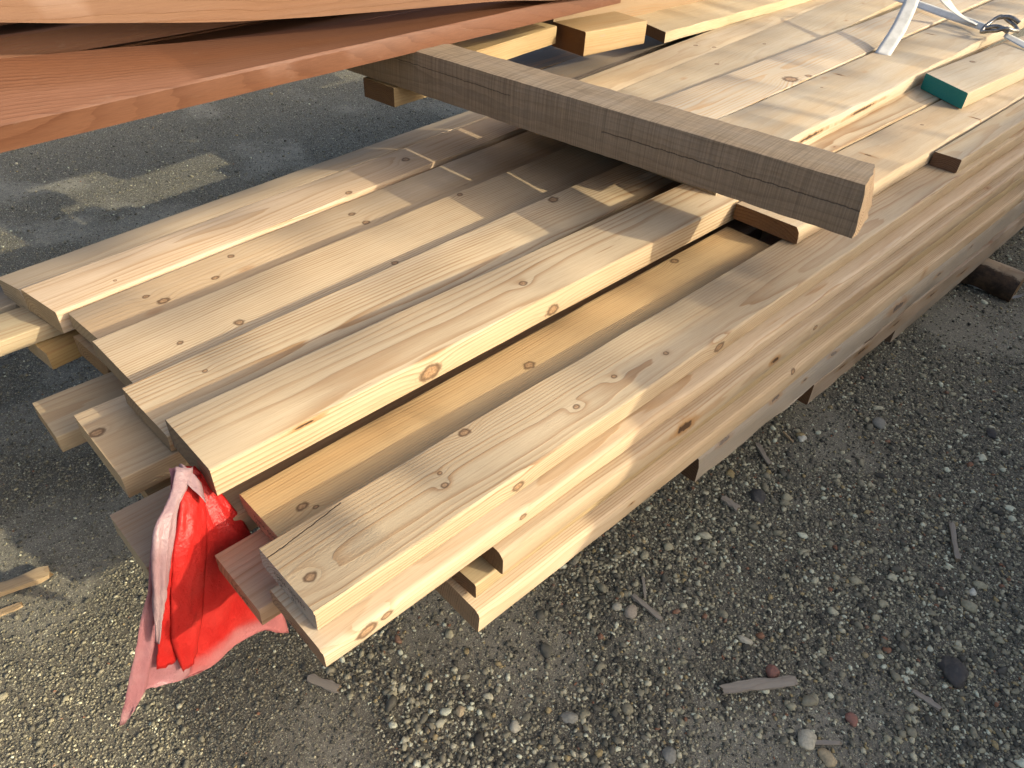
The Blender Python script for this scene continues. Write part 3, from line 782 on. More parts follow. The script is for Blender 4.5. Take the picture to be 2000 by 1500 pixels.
def cedar(label, sections, wk, ends=(None, None)):
    """sections: list of (x, [(y, z), ...]) cross-sections, lofted; origin at first section."""
    bcount[0] += 1
    xs = [s[0] for s in sections]
    m = len(sections[0][1])
    n = 70
    verts = []; faces = []
    X = np.linspace(xs[0], xs[-1], n + 1)
    arr = np.array([s[1] for s in sections])
    from_x = []
    for i, x in enumerate(X):
        k = min(max(np.searchsorted(xs, x) - 1, 0), len(xs) - 2)
        # Catmull-Rom between the given sections
        p1, p2 = arr[k], arr[k + 1]
        h = xs[k + 1] - xs[k]; u = (x - xs[k]) / h
        m1 = (arr[k + 1] - arr[k - 1]) / (xs[k + 1] - xs[k - 1]) if k > 0 else (p2 - p1) / h
        m2 = (arr[k + 2] - arr[k]) / (xs[k + 2] - xs[k]) if k + 2 < len(xs) else (p2 - p1) / h
        q = (2 * u**3 - 3 * u**2 + 1) * p1 + (u**3 - 2 * u**2 + u) * h * m1 + (-2 * u**3 + 3 * u**2) * p2 + (u**3 - u**2) * h * m2
        for j in range(m):
            verts.append((x - xs[0], q[j][0] - arr[0][0][0] + 0.0008 * mnoise.noise((x * 7, j, 1.1)), q[j][1] - arr[0][0][1] + 0.0008 * mnoise.noise((x * 7, j, 5.1))))
    for i in range(n):
        for j in range(m):
            a = i * m + j; b = i * m + (j + 1) % m
            faces.append((a, b, b + m, a + m))
    faces.append(tuple(reversed(range(m)))); faces.append(tuple(range(n * m, (n + 1) * m)))
    mat = wood('cedar_%d' % bcount[0], seed=bcount[0] * 2.1, **wk)
    o = link_mesh('cedar_board', verts, faces, mat, angle=40)
    o.location = (xs[0], arr[0][0][0], arr[0][0][1])
    return tag(o, label, 'board', 'reddish cedar boards stacked on the beam')


def csec(y, z, hs, wd, lean, th=0.038, rnd=0.006):
    """board rolled so that its broad face leans back: narrow side face of height hs, then a face of width wd at angle lean."""
    a = R(lean)
    b0 = (y + 0.8 * hs * math.sin(a), z - 0.35 * hs * math.sin(a)); b1 = (y - 0.001, z + hs - rnd); b2 = (y + rnd * 0.5, z + hs)
    t_ = (y + rnd * 0.5 + wd * math.cos(a), z + hs + wd * math.sin(a))
    u = (t_[0] + 0.03, t_[1] - 0.035)
    d = (y + 0.03 + 0.8 * hs * math.sin(a), z - 0.2 * hs * math.sin(a))
    return [b0, b1, b2, t_, u, d][::-1]



def cbottom(x): return 1.06 + 0.0745 * x


lean = interp([-0.7, -0.3, 0.05, 0.25, 0.45, 0.7, 1.0, 1.5, 2.05], [46, 38, 30, 23, 15, 9, 3, 0, 0])
secs = []
for x in (-0.70, -0.35, 0.0, 0.25, 0.5, 0.75, 1.0, 1.3, 1.65, 2.035):
    secs.append((x, csec(cbottom(x), 0.258, 0.050, 0.150, lean(x))))
cedar('twisted reddish cedar board with a pale stripe along its rounded edge, lowest on the beam', secs,
      W(CED, base=(0.140, 0.064, 0.035), late=(0.075, 0.028, 0.014), pith=(0.45, 0.12), ring=0.0085, contrast=0.8, blotch=0.9, wob=0.02, smallknots=0.08, stain=0.1, rough=0.55, knots=[('s', 1.15, 0.02, 0.016)]))
def flat(y, z, w, t): return [(y, z), (y, z + t - 0.004), (y + 0.004, z + t), (y + w - 0.004, z + t), (y + w, z + t - 0.004), (y + w, z)][::-1]
upz = interp([-0.7, -0.3, 0.12, 0.29, 0.547, 0.761, 1.03, 1.394, 1.7, 2.3], [0.60, 0.525, 0.462, 0.438, 0.406, 0.388, 0.370, 0.348, 0.318, 0.311])
secs = [(x, flat(1.10 + 0.05 * x * 0.6, upz(x), 0.14, 0.052)) for x in (-0.7, -0.3, 0.12, 0.29, 0.547, 0.761, 1.03, 1.394, 1.7, 2.3)]
cedar('bowed light orange cedar board with a small split, at the top edge of the picture', secs,
      W(CED, base=(0.170, 0.090, 0.050), late=(0.13, 0.064, 0.033), pith=(0.4, 0.06), ring=0.0075, contrast=0.6, blotch=0.6, smallknots=0.0, stain=0.05, rough=0.55, cracks=[('z', 1.02, 0.012, 1.045, 0.034, 0.0025)]))
DC = W(CED, base=(0.16, 0.078, 0.044), contrast=0.3, smallknots=0.0)
for (yy, zz, x0, x1, w_, dz, lab) in ((1.135, 0.224, -0.72, 0.30, 0.12, 0.030, 'thin cedar board just showing under the twisted one at the left edge'),
                                      (1.262, 0.258, -0.6, 3.1, 0.14, 0.0, 'cedar board in deep shade behind the twisted one'),
                                      (1.412, 0.258, -0.6, 3.3, 0.14, 0.0, 'second cedar board back in the shaded bottom row'),
                                      (1.562, 0.258, -0.6, 3.4, 0.14, 0.0, 'third cedar board back in the shaded bottom row'),
                                      (1.30, 0.352, -0.6, 3.2, 0.14, -0.030, 'cedar board of the second row behind the bowed one'),
                                      (1.46, 0.340, -0.6, 3.5, 0.14, -0.020, 'dark cedar board at the back of the second row'),
                                      (1.31, 0.425, -0.6, 2.4, 0.14, -0.050, 'dark cedar board of the third row behind the bowed one'),
                                      (1.62, 0.345, -0.6, 2.6, 0.14, -0.015, 'dark cedar board farthest back in the second row'),
                                      (1.50, 0.430, -0.6, 2.6, 0.14, -0.030, 'dark cedar board at the back of the third row')):
    t_ = 0.026 if zz < 0.25 else 0.05
    secs = [(x, flat(yy + 0.074 * (x - 0.3), zz + dz * (x - x0) / (x1 - x0), w_, t_)) for x in np.linspace(x0, x1, 4)]
    cedar(lab, secs, DC)

# a second support for the cedar boards just outside the picture on the left
sup = simple('weathered_support', (0.25, 0.2, 0.14), rough=0.85, var=0.3, scale=30, bump=0.4)
def box(x0, y0, z0, x1, y1, z1, bev=0.004):
    bm = bmesh.new()
    bmesh.ops.create_cube(bm, size=1.0)
    for v in bm.verts:
        v.co = Vector((x0 + (v.co.x + 0.5) * (x1 - x0), y0 + (v.co.y + 0.5) * (y1 - y0), z0 + (v.co.z + 0.5) * (z1 - z0)))
    bmesh.ops.bevel(bm, geom=bm.edges[:], offset=bev, segments=2, affect='EDGES')
    return bm
def bm_obj(name, bm, mat, parent=None, loc=None):
    me = bpy.data.meshes.new(name); bm.to_mesh(me); bm.free(); me.materials.append(mat)
    o = bpy.data.objects.new(name, me); C.objects.link(o)
    if parent: o.parent = parent
    if loc: o.location = loc
    return o
tr = bpy.data.objects.new('trestle', None); C.objects.link(tr); tr.location = (-0.78, 1.55, GZ)
tag(tr, 'weathered timber trestle carrying the far ends of the cedar boards', 'trestle')
h_ = 0.222 - GZ
bm_obj('cross_beam', box(-0.06, -0.62, h_ - 0.11, 0.06, 0.62, h_), sup, tr)
for yy in (-0.45, 0.45):
    bm_obj('leg', box(-0.045, yy - 0.045, -0.02, 0.045, yy + 0.045, h_ - 0.11), sup, tr)

# ------------------------------------------------------------------ red flag sheet hanging from the flag board's end
def film(name, col, pale, sheen, hem=None):
    t = NT(name)
    tc = t.new('ShaderNodeTexCoord')
    n, _ = t.noise(tc.outputs['Object'], 14.0, 4.0, 0.6)
    n2, _ = t.noise(t.vmath('MULTIPLY', tc.outputs['Object'], (60.0, 60.0, 9.0)), 1.0, 3.0, 0.6)
    c = t.mix(t.smooth(n, 0.35, 0.7), c4(col), c4(pale))
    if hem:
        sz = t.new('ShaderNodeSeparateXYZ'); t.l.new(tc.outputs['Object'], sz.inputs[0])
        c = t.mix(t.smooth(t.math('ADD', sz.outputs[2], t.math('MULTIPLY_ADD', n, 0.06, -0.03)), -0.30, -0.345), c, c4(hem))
    t.l.new(c, t.bsdf.inputs['Base Color'])
    t.bsdf.inputs['Roughness'].default_value = 0.42
    t.bsdf.inputs['Specular IOR Level'].default_value = sheen
    tr_ = t.new('ShaderNodeBsdfTranslucent'); t.l.new(c, tr_.inputs['Color'])
    mx = t.new('ShaderNodeMixShader'); mx.inputs[0].default_value = 0.42
    t.l.new(t.bsdf.outputs[0], mx.inputs[1]); t.l.new(tr_.outputs[0], mx.inputs[2])
    t.l.new(mx.outputs[0], t.n['Material Output'].inputs['Surface'])
    n3, _ = t.noise(tc.outputs['Object'], 75.0, 3.0, 0.6)
    b = t.new('ShaderNodeBump'); b.inputs['Strength'].default_value = 0.6; b.inputs['Distance'].default_value = 0.003
    t.l.new(t.math('ADD', t.math('ADD', n2, n), t.math('MULTIPLY', t.math('ABSOLUTE', t.math('SUBTRACT', n3, 0.5)), 1.5)), b.inputs['Height']); t.l.new(b.outputs['Normal'], t.bsdf.inputs['Normal']); t.l.new(b.outputs['Normal'], tr_.inputs['Normal'])
    return t.m


film_red = film('red_film', (0.58, 0.022, 0.018), (0.66, 0.045, 0.036), 0.45, hem=(0.56, 0.20, 0.195))  # pink hem: sunlit band below the boards' shadow put into the colour
film_pink = film('lit_pink_film', (0.46, 0.20, 0.215), (0.52, 0.29, 0.295), 0.6)  # backlight and sheen on the left panel put into a pinker colour
film_pale = film('lit_pale_film', (0.42, 0.26, 0.27), (0.50, 0.37, 0.37), 0.6)  # lit look of the front fold put into a paler colour
flag = bpy.data.objects.new('warning_flag', None); C.objects.link(flag); flag.location = (0.0, 0.335, 0.02)
tag(flag, 'crumpled red plastic flag, light on its outside coloured in as pink, hanging from a board end', 'flag')
FO = np.array(flag.location)


def resample(P, n):
    P = np.array(P, float); d = np.r_[0, np.cumsum(np.linalg.norm(np.diff(P, axis=0), axis=1))]
    u = np.linspace(0, d[-1], n)
    return np.column_stack([np.interp(u, d, P[:, k]) for k in range(3)])


def smooth_line(P, it=3):
    P = P.copy()
    for _ in range(it):
        P[1:-1] = 0.25 * P[:-2] + 0.5 * P[1:-1] + 0.25 * P[2:]
    return P


def sheet(name, left, right, mat, hem=None, nu=22, nv=40, pleat=(0, 0.0, 0.0), bulge=0.0, mid=None, thick=0.0007):
    Lp = smooth_line(resample(left, nv)); Rp = smooth_line(resample(right, nv))
    H = resample(hem, nu) if hem is not None else None
    verts = []; faces = []
    for i in range(nv):
        v = i / (nv - 1)
        for j in range(nu):
            u = j / (nu - 1)
            p = Lp[i] * (1 - u) + Rp[i] * u
            if H is not None:
                base = Lp[-1] * (1 - u) + Rp[-1] * u
                p = p + (H[j] - base) * v ** 1.6
            k, amp, ph = pleat
            off = amp * math.sin(k * math.pi * u + ph) * (0.25 + 0.75 * v) + bulge * math.sin(math.pi * u)
            off += 0.005 * mnoise.noise((u * 5, v * 6, 1.0 + bulge * 500)) * min(1, v * 4) + 0.0022 * (abs(mnoise.noise((u * 13, v * 15, 3.0 + bulge * 90))) * 2 - 0.5)
            p = p + np.array([0.25, -1.0, 0.1]) * off
            verts.append(tuple(p - FO))
    for i in range(nv - 1):
        for j in range(nu - 1):
            a = i * nu + j
            faces.append((a, a + 1, a + nu + 1, a + nu))
    o = link_mesh(name, verts, faces, mat, parent=flag, angle=180, recalc=False)
    md = o.modifiers.new('thickness', 'SOLIDIFY'); md.thickness = thick; md.offset = 0
    return o


A_left = [(-0.031, 0.333, 0.029), (-0.043, 0.305, 0.011), (-0.09, 0.268, 0.002), (-0.108, 0.255, -0.027), (-0.131, 0.25, -0.084), (-0.175, 0.25, -0.182), (-0.241, 0.25, -0.322)]
A_hem = [(-0.241, 0.25, -0.338), (-0.232, 0.25, -0.343), (-0.203, 0.25, -0.294), (-0.178, 0.25, -0.303), (-0.133, 0.25, -0.327), (-0.073, 0.25, -0.335), (0.010, 0.25, -0.337), (0.050, 0.25, -0.392)]
A_right = [(0.004, 0.333, 0.011), (0.024, 0.299, -0.044), (0.035, 0.264, -0.102), (0.045, 0.25, -0.202), (0.05, 0.25, -0.392)]
D_left = [(-0.026, 0.313, 0.045), (-0.048, 0.285, 0.031), (-0.093, 0.248, 0.022), (-0.111, 0.235, -0.006), (-0.129, 0.23, -0.077), (-0.150, 0.23, -0.174)]
D_right = [(-0.002, 0.319, 0.025), (-0.018, 0.3, 0.013), (-0.05, 0.275, 0.014), (-0.077, 0.244, -0.021), (-0.112, 0.236, -0.1), (-0.150, 0.236, -0.184)]
C_left = [(-0.026, 0.314, 0.025), (-0.046, 0.286, 0.013), (-0.088, 0.245, -0.035), (-0.123, 0.24, -0.119), (-0.164, 0.24, -0.249)]
C_right = [(-0.014, 0.32, 0.012), (-0.036, 0.292, 0.0), (-0.077, 0.251, -0.05), (-0.106, 0.246, -0.142), (-0.133, 0.246, -0.267)]
B_left = [(-0.02, 0.312, 0.022), (-0.048, 0.274, 0.008), (-0.082, 0.243, -0.038), (-0.109, 0.238, -0.117), (-0.131, 0.238, -0.202), (-0.133, 0.238, -0.291)]
B_right = [(0.006, 0.323, -0.001), (-0.012, 0.282, -0.026), (-0.038, 0.251, -0.084), (-0.075, 0.246, -0.2), (-0.102, 0.246, -0.28)]
# back panel split: left third coloured pink for backlight and sheen, the rest red
Lr = resample(A_left, 30); Rr = resample(A_right, 30)
split = [tuple(Lr[i] * 0.62 + Rr[i] * 0.38) for i in range(30)]
Hs = resample(A_hem, 60)
spl_end = Hs[20]
split[-1] = tuple(spl_end)
sheet('lit_pink_panel', A_left, split, film_pink, hem=Hs[:21], pleat=(2, 0.003, 0.4))
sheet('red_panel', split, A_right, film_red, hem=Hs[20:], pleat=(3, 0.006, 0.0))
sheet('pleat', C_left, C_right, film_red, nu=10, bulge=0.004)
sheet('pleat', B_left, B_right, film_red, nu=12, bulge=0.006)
sheet('pale_fold', D_left, D_right, film_pale, nu=12, bulge=0.008)
# the bunched, rolled-over top of the flag
bm = bmesh.new()
nU, nV = 36, 14
grid = []
for i in range(nU):
    a = i / (nU - 1)
    row = []
    for j in range(nV):
        b = j / (nV - 1)
        th = R(205) - R(330) * a
        rad = 0.0165 + 0.004 * math.sin(3 * th) + 0.002 * mnoise.noise((a * 5, b * 4, 1.2))
        x = -0.017 + 0.018 * (a - 0.5) * 1.5 - 0.010 * (b - 0.4)
        p = Vector((x - 0.004, 0.322 - 0.030 * b + rad * 0.75 * math.sin(th) - 0.012 * a, 0.022 + rad * math.cos(th) * 0.9 - 0.012 * b - 0.016 * (a - 0.5)))
        row.append(bm.verts.new(p - Vector(FO)))
    grid.append(row)
for i in range(nU - 1):
    for j in range(nV - 1):
        bm.faces.new((grid[i][j], grid[i + 1][j], grid[i + 1][j + 1], grid[i][j + 1]))
kn = bm_obj('rolled_top', bm, film_pale, flag)
kn.data.polygons.foreach_set('use_smooth', [True] * len(kn.data.polygons))
md = kn.modifiers.new('thickness', 'SOLIDIFY'); md.thickness = 0.0007

# ------------------------------------------------------------------ white strap with a wire buckle
web = NT('woven_strap')
tc = web.new('ShaderNodeTexCoord')
wv = web.new('ShaderNodeTexWave', wave_type='BANDS', bands_direction='DIAGONAL'); wv.inputs['Scale'].default_value = 160.0; wv.inputs['Distortion'].default_value = 0.6
web.l.new(tc.outputs['Object'], wv.inputs['Vector'])
wn_, _ = web.noise(tc.outputs['Object'], 18.0, 4.0, 0.6)
cc = web.mix(web.smooth(wn_, 0.4, 0.75), (0.64, 0.63, 0.57, 1), (0.50, 0.49, 0.43, 1))
web.l.new(cc, web.bsdf.inputs['Base Color']); web.bsdf.inputs['Roughness'].default_value = 0.6
wb = web.new('ShaderNodeBump'); wb.inputs['Strength'].default_value = 0.3; wb.inputs['Distance'].default_value = 0.001
web.l.new(wv.outputs['Fac'], wb.inputs['Height']); web.l.new(wb.outputs['Normal'], web.bsdf.inputs['Normal'])


def ribbon(name, pts, widths, side, mat, parent, n=60, thick=0.0012, origin=(0, 0, 0)):
    """side: list of side vectors (one per control point)"""
    P = smooth_line(resample(pts, n), 4)
    k = np.linspace(0, 1, len(pts)); u = np.linspace(0, 1, n)
    d = np.r_[0, np.cumsum(np.linalg.norm(np.diff(np.array(pts), axis=0), axis=1))]; k = d / d[-1]
    S = np.column_stack([np.interp(u, k, np.array(side)[:, q]) for q in range(3)])
    S /= np.linalg.norm(S, axis=1)[:, None]
    Wd = np.interp(u, k, widths)
    verts = []; faces = []
    m = 5
    for i in range(n):
        for j in range(m):
            verts.append(tuple(P[i] + S[i] * Wd[i] * (j / (m - 1) - 0.5) - np.array(origin)))
    for i in range(n - 1):
        for j in range(m - 1):
            a = i * m + j
            faces.append((a, a + 1, a + m + 1, a + m))
    o = link_mesh(name, verts, faces, mat, parent=parent, angle=180, recalc=False)
    md = o.modifiers.new('thickness', 'SOLIDIFY'); md.thickness = thick; md.offset = 0
    return o


strap = bpy.data.objects.new('strap', None); C.objects.link(strap); strap.location = (3.6, 0.42, 0.10)
tag(strap, 'white woven strap tied over the boards with a bent wire buckle and loose tail', 'strap')
SO = (3.6, 0.42, 0.10)
X1 = (1, 0.15, 0)
ribbon('webbing', [(3.98, 1.02, 0.100), (3.88, 0.86, 0.108), (3.78, 0.70, 0.110), (3.70, 0.56, 0.112), (3.63, 0.47, 0.116), (3.60, 0.435, 0.118)],
       [0.06, 0.06, 0.06, 0.056, 0.046, 0.04], [(1, .15, .3), (1, .15, .35), (1, .15, .4), (1, 0.2, 0.45), (1, 0.2, 0.45), (1, .15, .3)], web.m, strap, origin=SO)
ribbon('webbing', [(3.555, 0.375, 0.120), (3.53, 0.33, 0.116), (3.47, 0.24, 0.108), (3.42, 0.17, 0.108), (3.40, 0.13, 0.09), (3.39, 0.09, 0.055), (3.38, 0.015, 0.045), (3.37, -0.07, 0.0), (3.37, -0.075, -0.3)],
       [0.036, 0.044, 0.05, 0.05, 0.05, 0.05, 0.05, 0.05, 0.05], [(1, .15, .3)] * 3 + [X1] * 6, web.m, strap, origin=SO)
ribbon('tail', [(2.915, 0.600, 0.089), (2.98, 0.615, 0.105), (3.12, 0.645, 0.145), (3.28, 0.69, 0.205), (3.40, 0.735, 0.255), (3.50, 0.77, 0.275), (3.60, 0.76, 0.255), (3.66, 0.72, 0.205), (3.70, 0.66, 0.150), (3.70, 0.59, 0.120), (3.66, 0.52, 0.117)],
       [0.058, 0.058, 0.058, 0.056, 0.054, 0.052, 0.05, 0.05, 0.046, 0.04, 0.036],
       [(0.15, -1, -0.1), (0.15, -1, -0.1), (0.2, -1, -0.1), (0.3, -1, 0), (0.4, -1, 0.1), (0.3, -0.9, 0.4), (0.3, -0.9, 0.3), (0.6, -0.8, 0.1), (0.9, -0.4, 0), (1, 0.1, 0), (1, 0.15, 0)], web.m, strap, origin=SO)


def tube(pts, rad, closed=True, seg=8):
    P = [Vector(p) for p in pts]
    n = len(P)
    verts = []; faces = []
    up = Vector((0, 0, 1))
    for i in range(n):
        t_ = (P[(i + 1) % n] - P[(i - 1) % n]) if closed else (P[min(i + 1, n - 1)] - P[max(i - 1, 0)])
        t_.normalize()
        a = t_.cross(up)
        if a.length < 0.1: a = t_.cross(Vector((1, 0, 0)))
        a.normalize(); b = a.cross(t_)
        for j in range(seg):
            q = 2 * math.pi * j / seg
            verts.append(P[i] + (a * math.cos(q) + b * math.sin(q)) * rad)
    for i in range(n if closed else n - 1):
        for j in range(seg):
            k = (i + 1) % n
            faces.append((i * seg + j, i * seg + (j + 1) % seg, k * seg + (j + 1) % seg, k * seg + j))
    if not closed:
        faces.append(tuple(range(seg))); faces.append(tuple(range((n - 1) * seg, n * seg)))
    return verts, faces


wire = simple('buckle_wire', (0.30, 0.285, 0.26), rough=0.38, metal=0.9, var=0.45, scale=90)
bk = []
for i in range(40):
    a = 2 * math.pi * i / 40
    cx = math.copysign(abs(math.cos(a)) ** 0.6, math.cos(a)); cy = math.copysign(abs(math.sin(a)) ** 0.6, math.sin(a))
    bk.append((-0.018 + 0.038 * cx + 0.012 * cy, -0.012 + 0.042 * cy - 0.012 * cx, 0.026 + 0.012 * math.sin(2 * a) + 0.008 * cx))
bk = [(p[0] * 1.35 + 0.005, p[1] * 1.35, p[2] * 1.5 + 0.002) for p in bk]
v, f = tube(bk, 0.0075)
link_mesh('buckle', v, f, wire, parent=strap, angle=180)
for sgn in (-1, 1):
    pts = [(-0.018 + 0.050 * sgn + 0.004, -0.060 + 0.090 * u, 0.046 + 0.014 * math.sin(math.pi * u) + 0.012 * sgn) for u in np.linspace(0, 1, 8)]
    v, f = tube(pts, 0.0085, closed=False)
    link_mesh('buckle_bar', v, f, wire, parent=strap, angle=60)

# ------------------------------------------------------------------ log under the pile with its strap
log_mat = wood('split_log', base=(0.44, 0.33, 0.20), late=(0.22, 0.14, 0.075), seed=61.0, pith=(0.03, -0.16), ring=0.010, contrast=0.8, stain=0.8, grey=0.2, end=(0.34, 0.22, 0.11), smallknots=0.25, bark_left=True)
prf = [(0.0, -0.012), (0.012, -0.001), (0.045, 0.0), (0.082, -0.008), (0.106, -0.030), (0.118, -0.062), (0.112, -0.094), (0.06, -0.100), (0.01, -0.096), (-0.004, -0.055)]
v, f = wood_bar(1.5, 0.112, 0.100, seed=33, profile=prf, rough_edge=0.009, seg=60)
log = link_mesh('support_log', v, f, log_mat, angle=60)
log.location = (3.045, -0.185, GZ + 0.100); log.rotation_euler = (0, 0, R(92))
tag(log, 'split bark-streaked log on the gravel under the right end of the pile', 'log')
for k, xx in enumerate((1.35, 1.9)):
    lg = log.copy(); C.objects.link(lg); lg.location = (xx, 0.22 + 0.05 * k, GZ + 0.095)
    lg.name = 'support_log'
    tag(lg, 'log hidden under the middle of the pile', 'log', 'hidden support logs')
band = bpy.data.objects.new('strap', None); C.objects.link(band); band.location = (2.96, -0.17, GZ)
tag(band, 'narrow white strap looped under the log end and up the pile', 'strap')
ribbon('webbing', [(2.955, 0.30, GZ + 0.006), (2.955, 0.02, GZ + 0.006), (2.955, -0.10, GZ + 0.006), (2.960, -0.165, GZ + 0.006), (2.972, -0.205, GZ + 0.016), (2.982, -0.226, GZ + 0.050), (2.995, -0.226, GZ + 0.12), (3.03, -0.20, GZ + 0.30), (3.05, -0.14, GZ + 0.55), (3.06, -0.06, GZ + 0.66)],
       [0.026] * 4 + [0.026] * 2 + [0.026] * 4, [X1] * 10, web.m, band, origin=(2.96, -0.17, GZ), thick=0.0016, n=80)

# ------------------------------------------------------------------ single larger stones and wood scraps on the ground
STC = dict(pale=(0.60, 0.55, 0.40), white=(0.74, 0.72, 0.58), grey=(0.29, 0.285, 0.235), red=(0.34, 0.16, 0.115), dark=(0.075, 0.071, 0.066), yellow=(0.58, 0.46, 0.27), tan=(0.46, 0.39, 0.29))
stone_m = {k: stone_material('stone_' + k, False, v) for k, v in STC.items()}


def stone(label, x, y, sx, sy, sz, col, seed, rot=0.0, amp=0.34):
    v, f = ico(3)
    vv = []
    for p in v:
        q = Vector(p)
        k = 1.0 + amp * mnoise.noise(q * 0.9 + Vector((seed * 3.3, 0, 0))) + amp * 0.45 * mnoise.noise(q * 2.1 + Vector((0, seed * 5.1, 0))) + 0.04 * mnoise.noise(q * 6 + Vector((seed, 0, 0)))
        vv.append((p[0] * k * sx / 2, p[1] * k * sy / 2, p[2] * k * sz / 2))
    o = link_mesh('stone', vv, [tuple(q) for q in f], stone_m[col], angle=180, recalc=False)
    o.location = (x, y, GZ + height_at(x, y) + sz * 0.22); o.rotation_euler = (0, 0, R(rot))
    return tag(o, label, 'stone', 'larger stones lying in the gravel')


stone('large smooth beige stone at the bottom edge, right of centre', 0.757, -0.496, 0.046, 0.036, 0.024, 'pale', 1, 20)
stone('reddish brown stone touching the weathered wood scrap', 0.838, -0.371, 0.034, 0.028, 0.024, 'red', 2, 40)
stone('big dark lump near the right edge of the ground', 1.142, -0.647, 0.070, 0.055, 0.036, 'dark', 3, 10, 0.5)
stone('yellowish stone at the very bottom edge beside thin chips', 0.754, -0.545, 0.040, 0.028, 0.020, 'yellow', 4, 70)
stone('flat pale grey stone at the bottom, left of the beige one', 0.521, -0.322, 0.036, 0.030, 0.014, 'grey', 5, 15)
stone('brown angular stone between the sand patch and the beige stone', 0.867, -0.543, 0.030, 0.026, 0.018, 'red', 6, 65)
stone('long pale oval stone above the weathered scrap', 0.860, -0.286, 0.036, 0.020, 0.014, 'pale', 7, 100)
stone('rounded tan stone right beside the slanting chip in the middle', 0.723, -0.061, 0.036, 0.028, 0.02, 'tan', 8, 30)
stone('smaller cream stone left of the rounded tan one', 0.709, -0.030, 0.024, 0.021, 0.016, 'pale', 9, 80)
stone('white flat stone near the bottom boards of the pile', 1.580, -0.033, 0.036, 0.024, 0.016, 'white', 10, 5)
stone('round grey stone on bare sand, right of the pile', 1.825, -0.162, 0.046, 0.042, 0.026, 'grey', 11, 0)
stone('dark brown lump just below the bark-edged board end', 1.276, -0.066, 0.050, 0.042, 0.028, 'dark', 12, 55, 0.5)
stone('cream pebble near the bottom edge, left part of the gravel', 0.333, -0.071, 0.026, 0.020, 0.014, 'pale', 13, 50)
stone('yellow ochre pebble under the lowest front board corner', 0.272, 0.028, 0.022, 0.020, 0.014, 'yellow', 14, 20)
stone('grey-blue oval stone by the bottom edge', 0.43, -0.135, 0.034, 0.026, 0.016, 'grey', 15, 140)
stone('dark flat stone in the open gravel right of the pile', 2.05, -0.42, 0.045, 0.034, 0.018, 'dark', 16, 20)
stone('white pebble in the sand near the right edge', 1.40, -0.60, 0.022, 0.017, 0.012, 'white', 17, 20)
stone('dark wedge of rock beside the log', 3.10, -0.27, 0.09, 0.06, 0.05, 'dark', 18, 70, 0.5)
stone('smooth pebble in the lit ground at the lower left', -0.19, 0.50, 0.022, 0.016, 0.010, 'tan', 19, 10)

chip_mat = wood('weathered_scrap', base=(0.36, 0.305, 0.225), late=(0.2, 0.155, 0.105), seed=77.0, contrast=0.6, grey=0.5, stain=0.4, rough=0.85, smallknots=0.0, pith=(0.0, -0.02), ring=0.004)
fresh_mat = wood('fresh_scrap', base=(0.45, 0.33, 0.19), late=(0.3, 0.2, 0.1), seed=78.0, contrast=0.6, stain=0.4, smallknots=0.0, pith=(0.0, -0.02), ring=0.004)


def chip(label, ax, ay, bx, by, w, t, mat=chip_mat, seed=0, lift=0.004):
    bcount[0] += 1
    L = math.hypot(bx - ax, by - ay)
    n = 14
    verts = []; faces = []
    pr = [(0, 0), (0.02, -0.9), (0.3, -1), (0.75, -1), (1, -0.8), (0.98, 0), (0.6, 0.12), (0.3, 0.05)]
    m = len(pr)
    for i in range(n + 1):
        s = i / n
        tip = min(1.0, 0.72 + min(s, 1 - s) * 4.0) * (1 + 0.12 * mnoise.noise((s * 9, seed * 1.7, 0.5)))
        for j, (py, pz) in enumerate(pr):
            q = mnoise.noise((s * 5, j * 1.3, seed * 3.7)) * 0.16
            verts.append((L * s + (0.012 if i in (0, n) else 0.002) * mnoise.noise((j * 2.7, s * 3, seed)), w * ((py - 0.5 + q) * tip + 0.10 * math.sin(3 * s + seed)), t * (pz + 0.5 + q) * (0.5 + 0.5 * tip)))
    for i in range(n):
        for j in range(m):
            a = i * m + j; b = i * m + (j + 1) % m
            faces.append((a, b, b + m, a + m))
    faces.append(tuple(reversed(range(m)))); faces.append(tuple(range(n * m, (n + 1) * m)))
    o = link_mesh('wood_scrap', verts, faces, mat, angle=30)
    o.location = (ax, ay, GZ + height_at(ax, ay) + lift + t * 0.4)
    o.rotation_euler = (R(random.uniform(-6, 6)), R(random.uniform(-1.5, 1.5)), math.atan2(by - ay, bx - ax))
    return tag(o, label, 'wood scrap', 'wood scraps on the gravel')


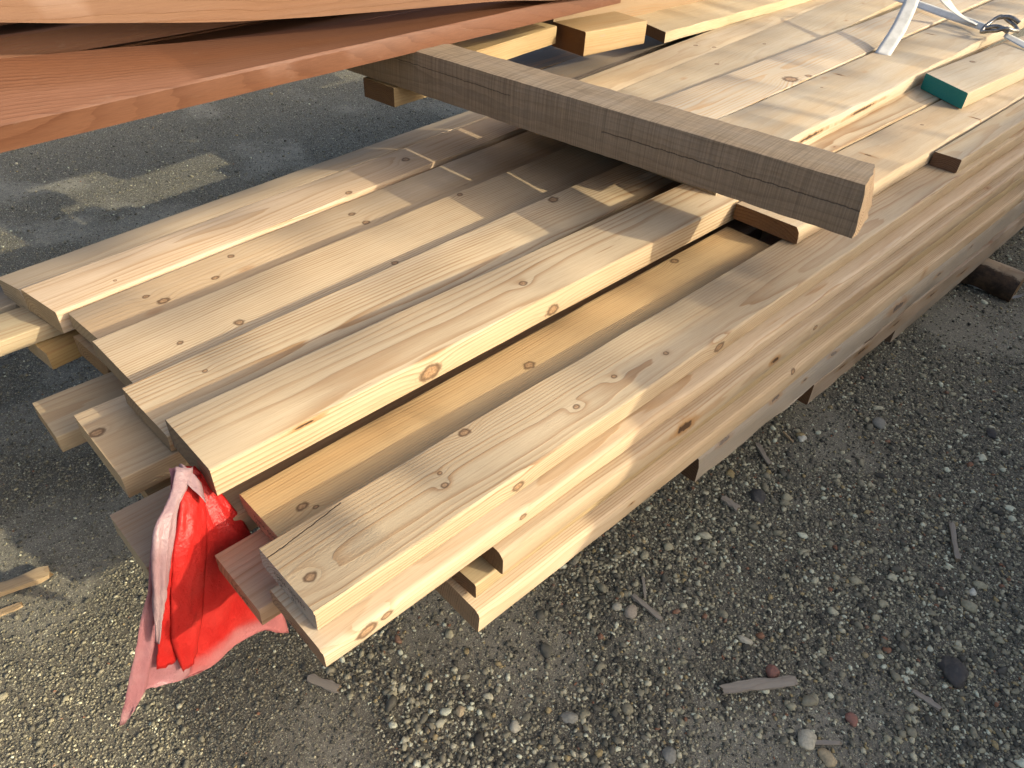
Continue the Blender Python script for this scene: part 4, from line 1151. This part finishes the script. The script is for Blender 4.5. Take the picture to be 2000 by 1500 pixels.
chip('broad grey-brown wood scrap with a lengthwise split beside the red stone', 0.712, -0.320, 0.852, -0.416, 0.022, 0.010, seed=1, lift=0.008)
chip('narrow scrap slanting beside the two rounded stones in the middle', 0.759, -0.037, 0.758, -0.125, 0.011, 0.007, seed=2, lift=0.006)
chip('thin dark scrap lying below the bark-edged board end', 1.45, 0.045, 1.40, -0.029, 0.014, 0.007, seed=3)
chip('dark splintered scrap standing out of the sand at the right', 1.578, -0.478, 1.465, -0.535, 0.013, 0.010, seed=4)
chip('small flat scrap near the big dark lump at lower right', 1.028, -0.605, 1.028, -0.662, 0.013, 0.006, seed=5)
chip('short curled scrap close to the dark brown lump', 1.19, -0.005, 1.189, -0.058, 0.020, 0.009, seed=6)
chip('tiny thin chip under the lowest front board', 0.822, -0.018, 0.780, -0.060, 0.007, 0.004, seed=7)
chip('sunlit stick with a torn end in the lower left corner', -0.50, 0.99, -0.216, 0.918, 0.034, 0.014, mat=fresh_mat, seed=8, lift=0.010)
chip('flat sliver of wood beside the sunlit stick', -0.38, 0.90, -0.292, 0.885, 0.018, 0.004, mat=fresh_mat, seed=9)
chip('dark flat scrap under the end of the stamped board', 0.085, 0.30, 0.115, 0.235, 0.020, 0.006, seed=10)
chip('pale splinter poking out beneath the bottom board', 1.56, 0.02, 1.54, -0.025, 0.006, 0.005, mat=fresh_mat, seed=11)
chip('thin chip at the bottom edge under the yellowish stone', 0.80, -0.55, 0.742, -0.49, 0.009, 0.004, seed=12)

# ------------------------------------------------------------------ neighbouring stack on the right, outside the picture: it shades the gravel and the pile's side
nb = wood('wood_neighbour', base=(0.55, 0.42, 0.27), late=(0.38, 0.24, 0.12), seed=95.0, contrast=0.5, smallknots=0.1)
nb_root = bpy.data.objects.new('lumber_stack', None); C.objects.link(nb_root); nb_root.location = (1.5, -1.85, GZ)
tag(nb_root, 'tall stack of boards standing across the aisle on the right', 'lumber stack')
def stack_board(x0, z, ztop, y1=0.0, L=5.0):
    v, f = wood_bar(L, 1.1, ztop - z, seed=int(z * 1000) % 97, seg=4)
    o = link_mesh('board_layer', v, f, nb, parent=nb_root)
    o.location = (x0, -1.1 + y1, ztop)
    return o
z = 0.08
for k in range(8):
    stack_board(-0.62 + 0.05 * random.uniform(-1, 1), z, z + 0.125); z += 0.132
# z is now about 1.136 above ground
while z < 1.49:
    stack_board(0.0 + random.uniform(-0.02, 0.02), z, z + 0.06); z += 0.066
stack_board(0.05, z, z + 0.03); z += 0.031
stack_board(0.40, z, z + 0.035)
for xx in (0.1, 1.8, 3.6):
    bm_obj('bearer', box(xx, -1.1, 0.0, xx + 0.1, 0.0, 0.08), sup, nb_root)
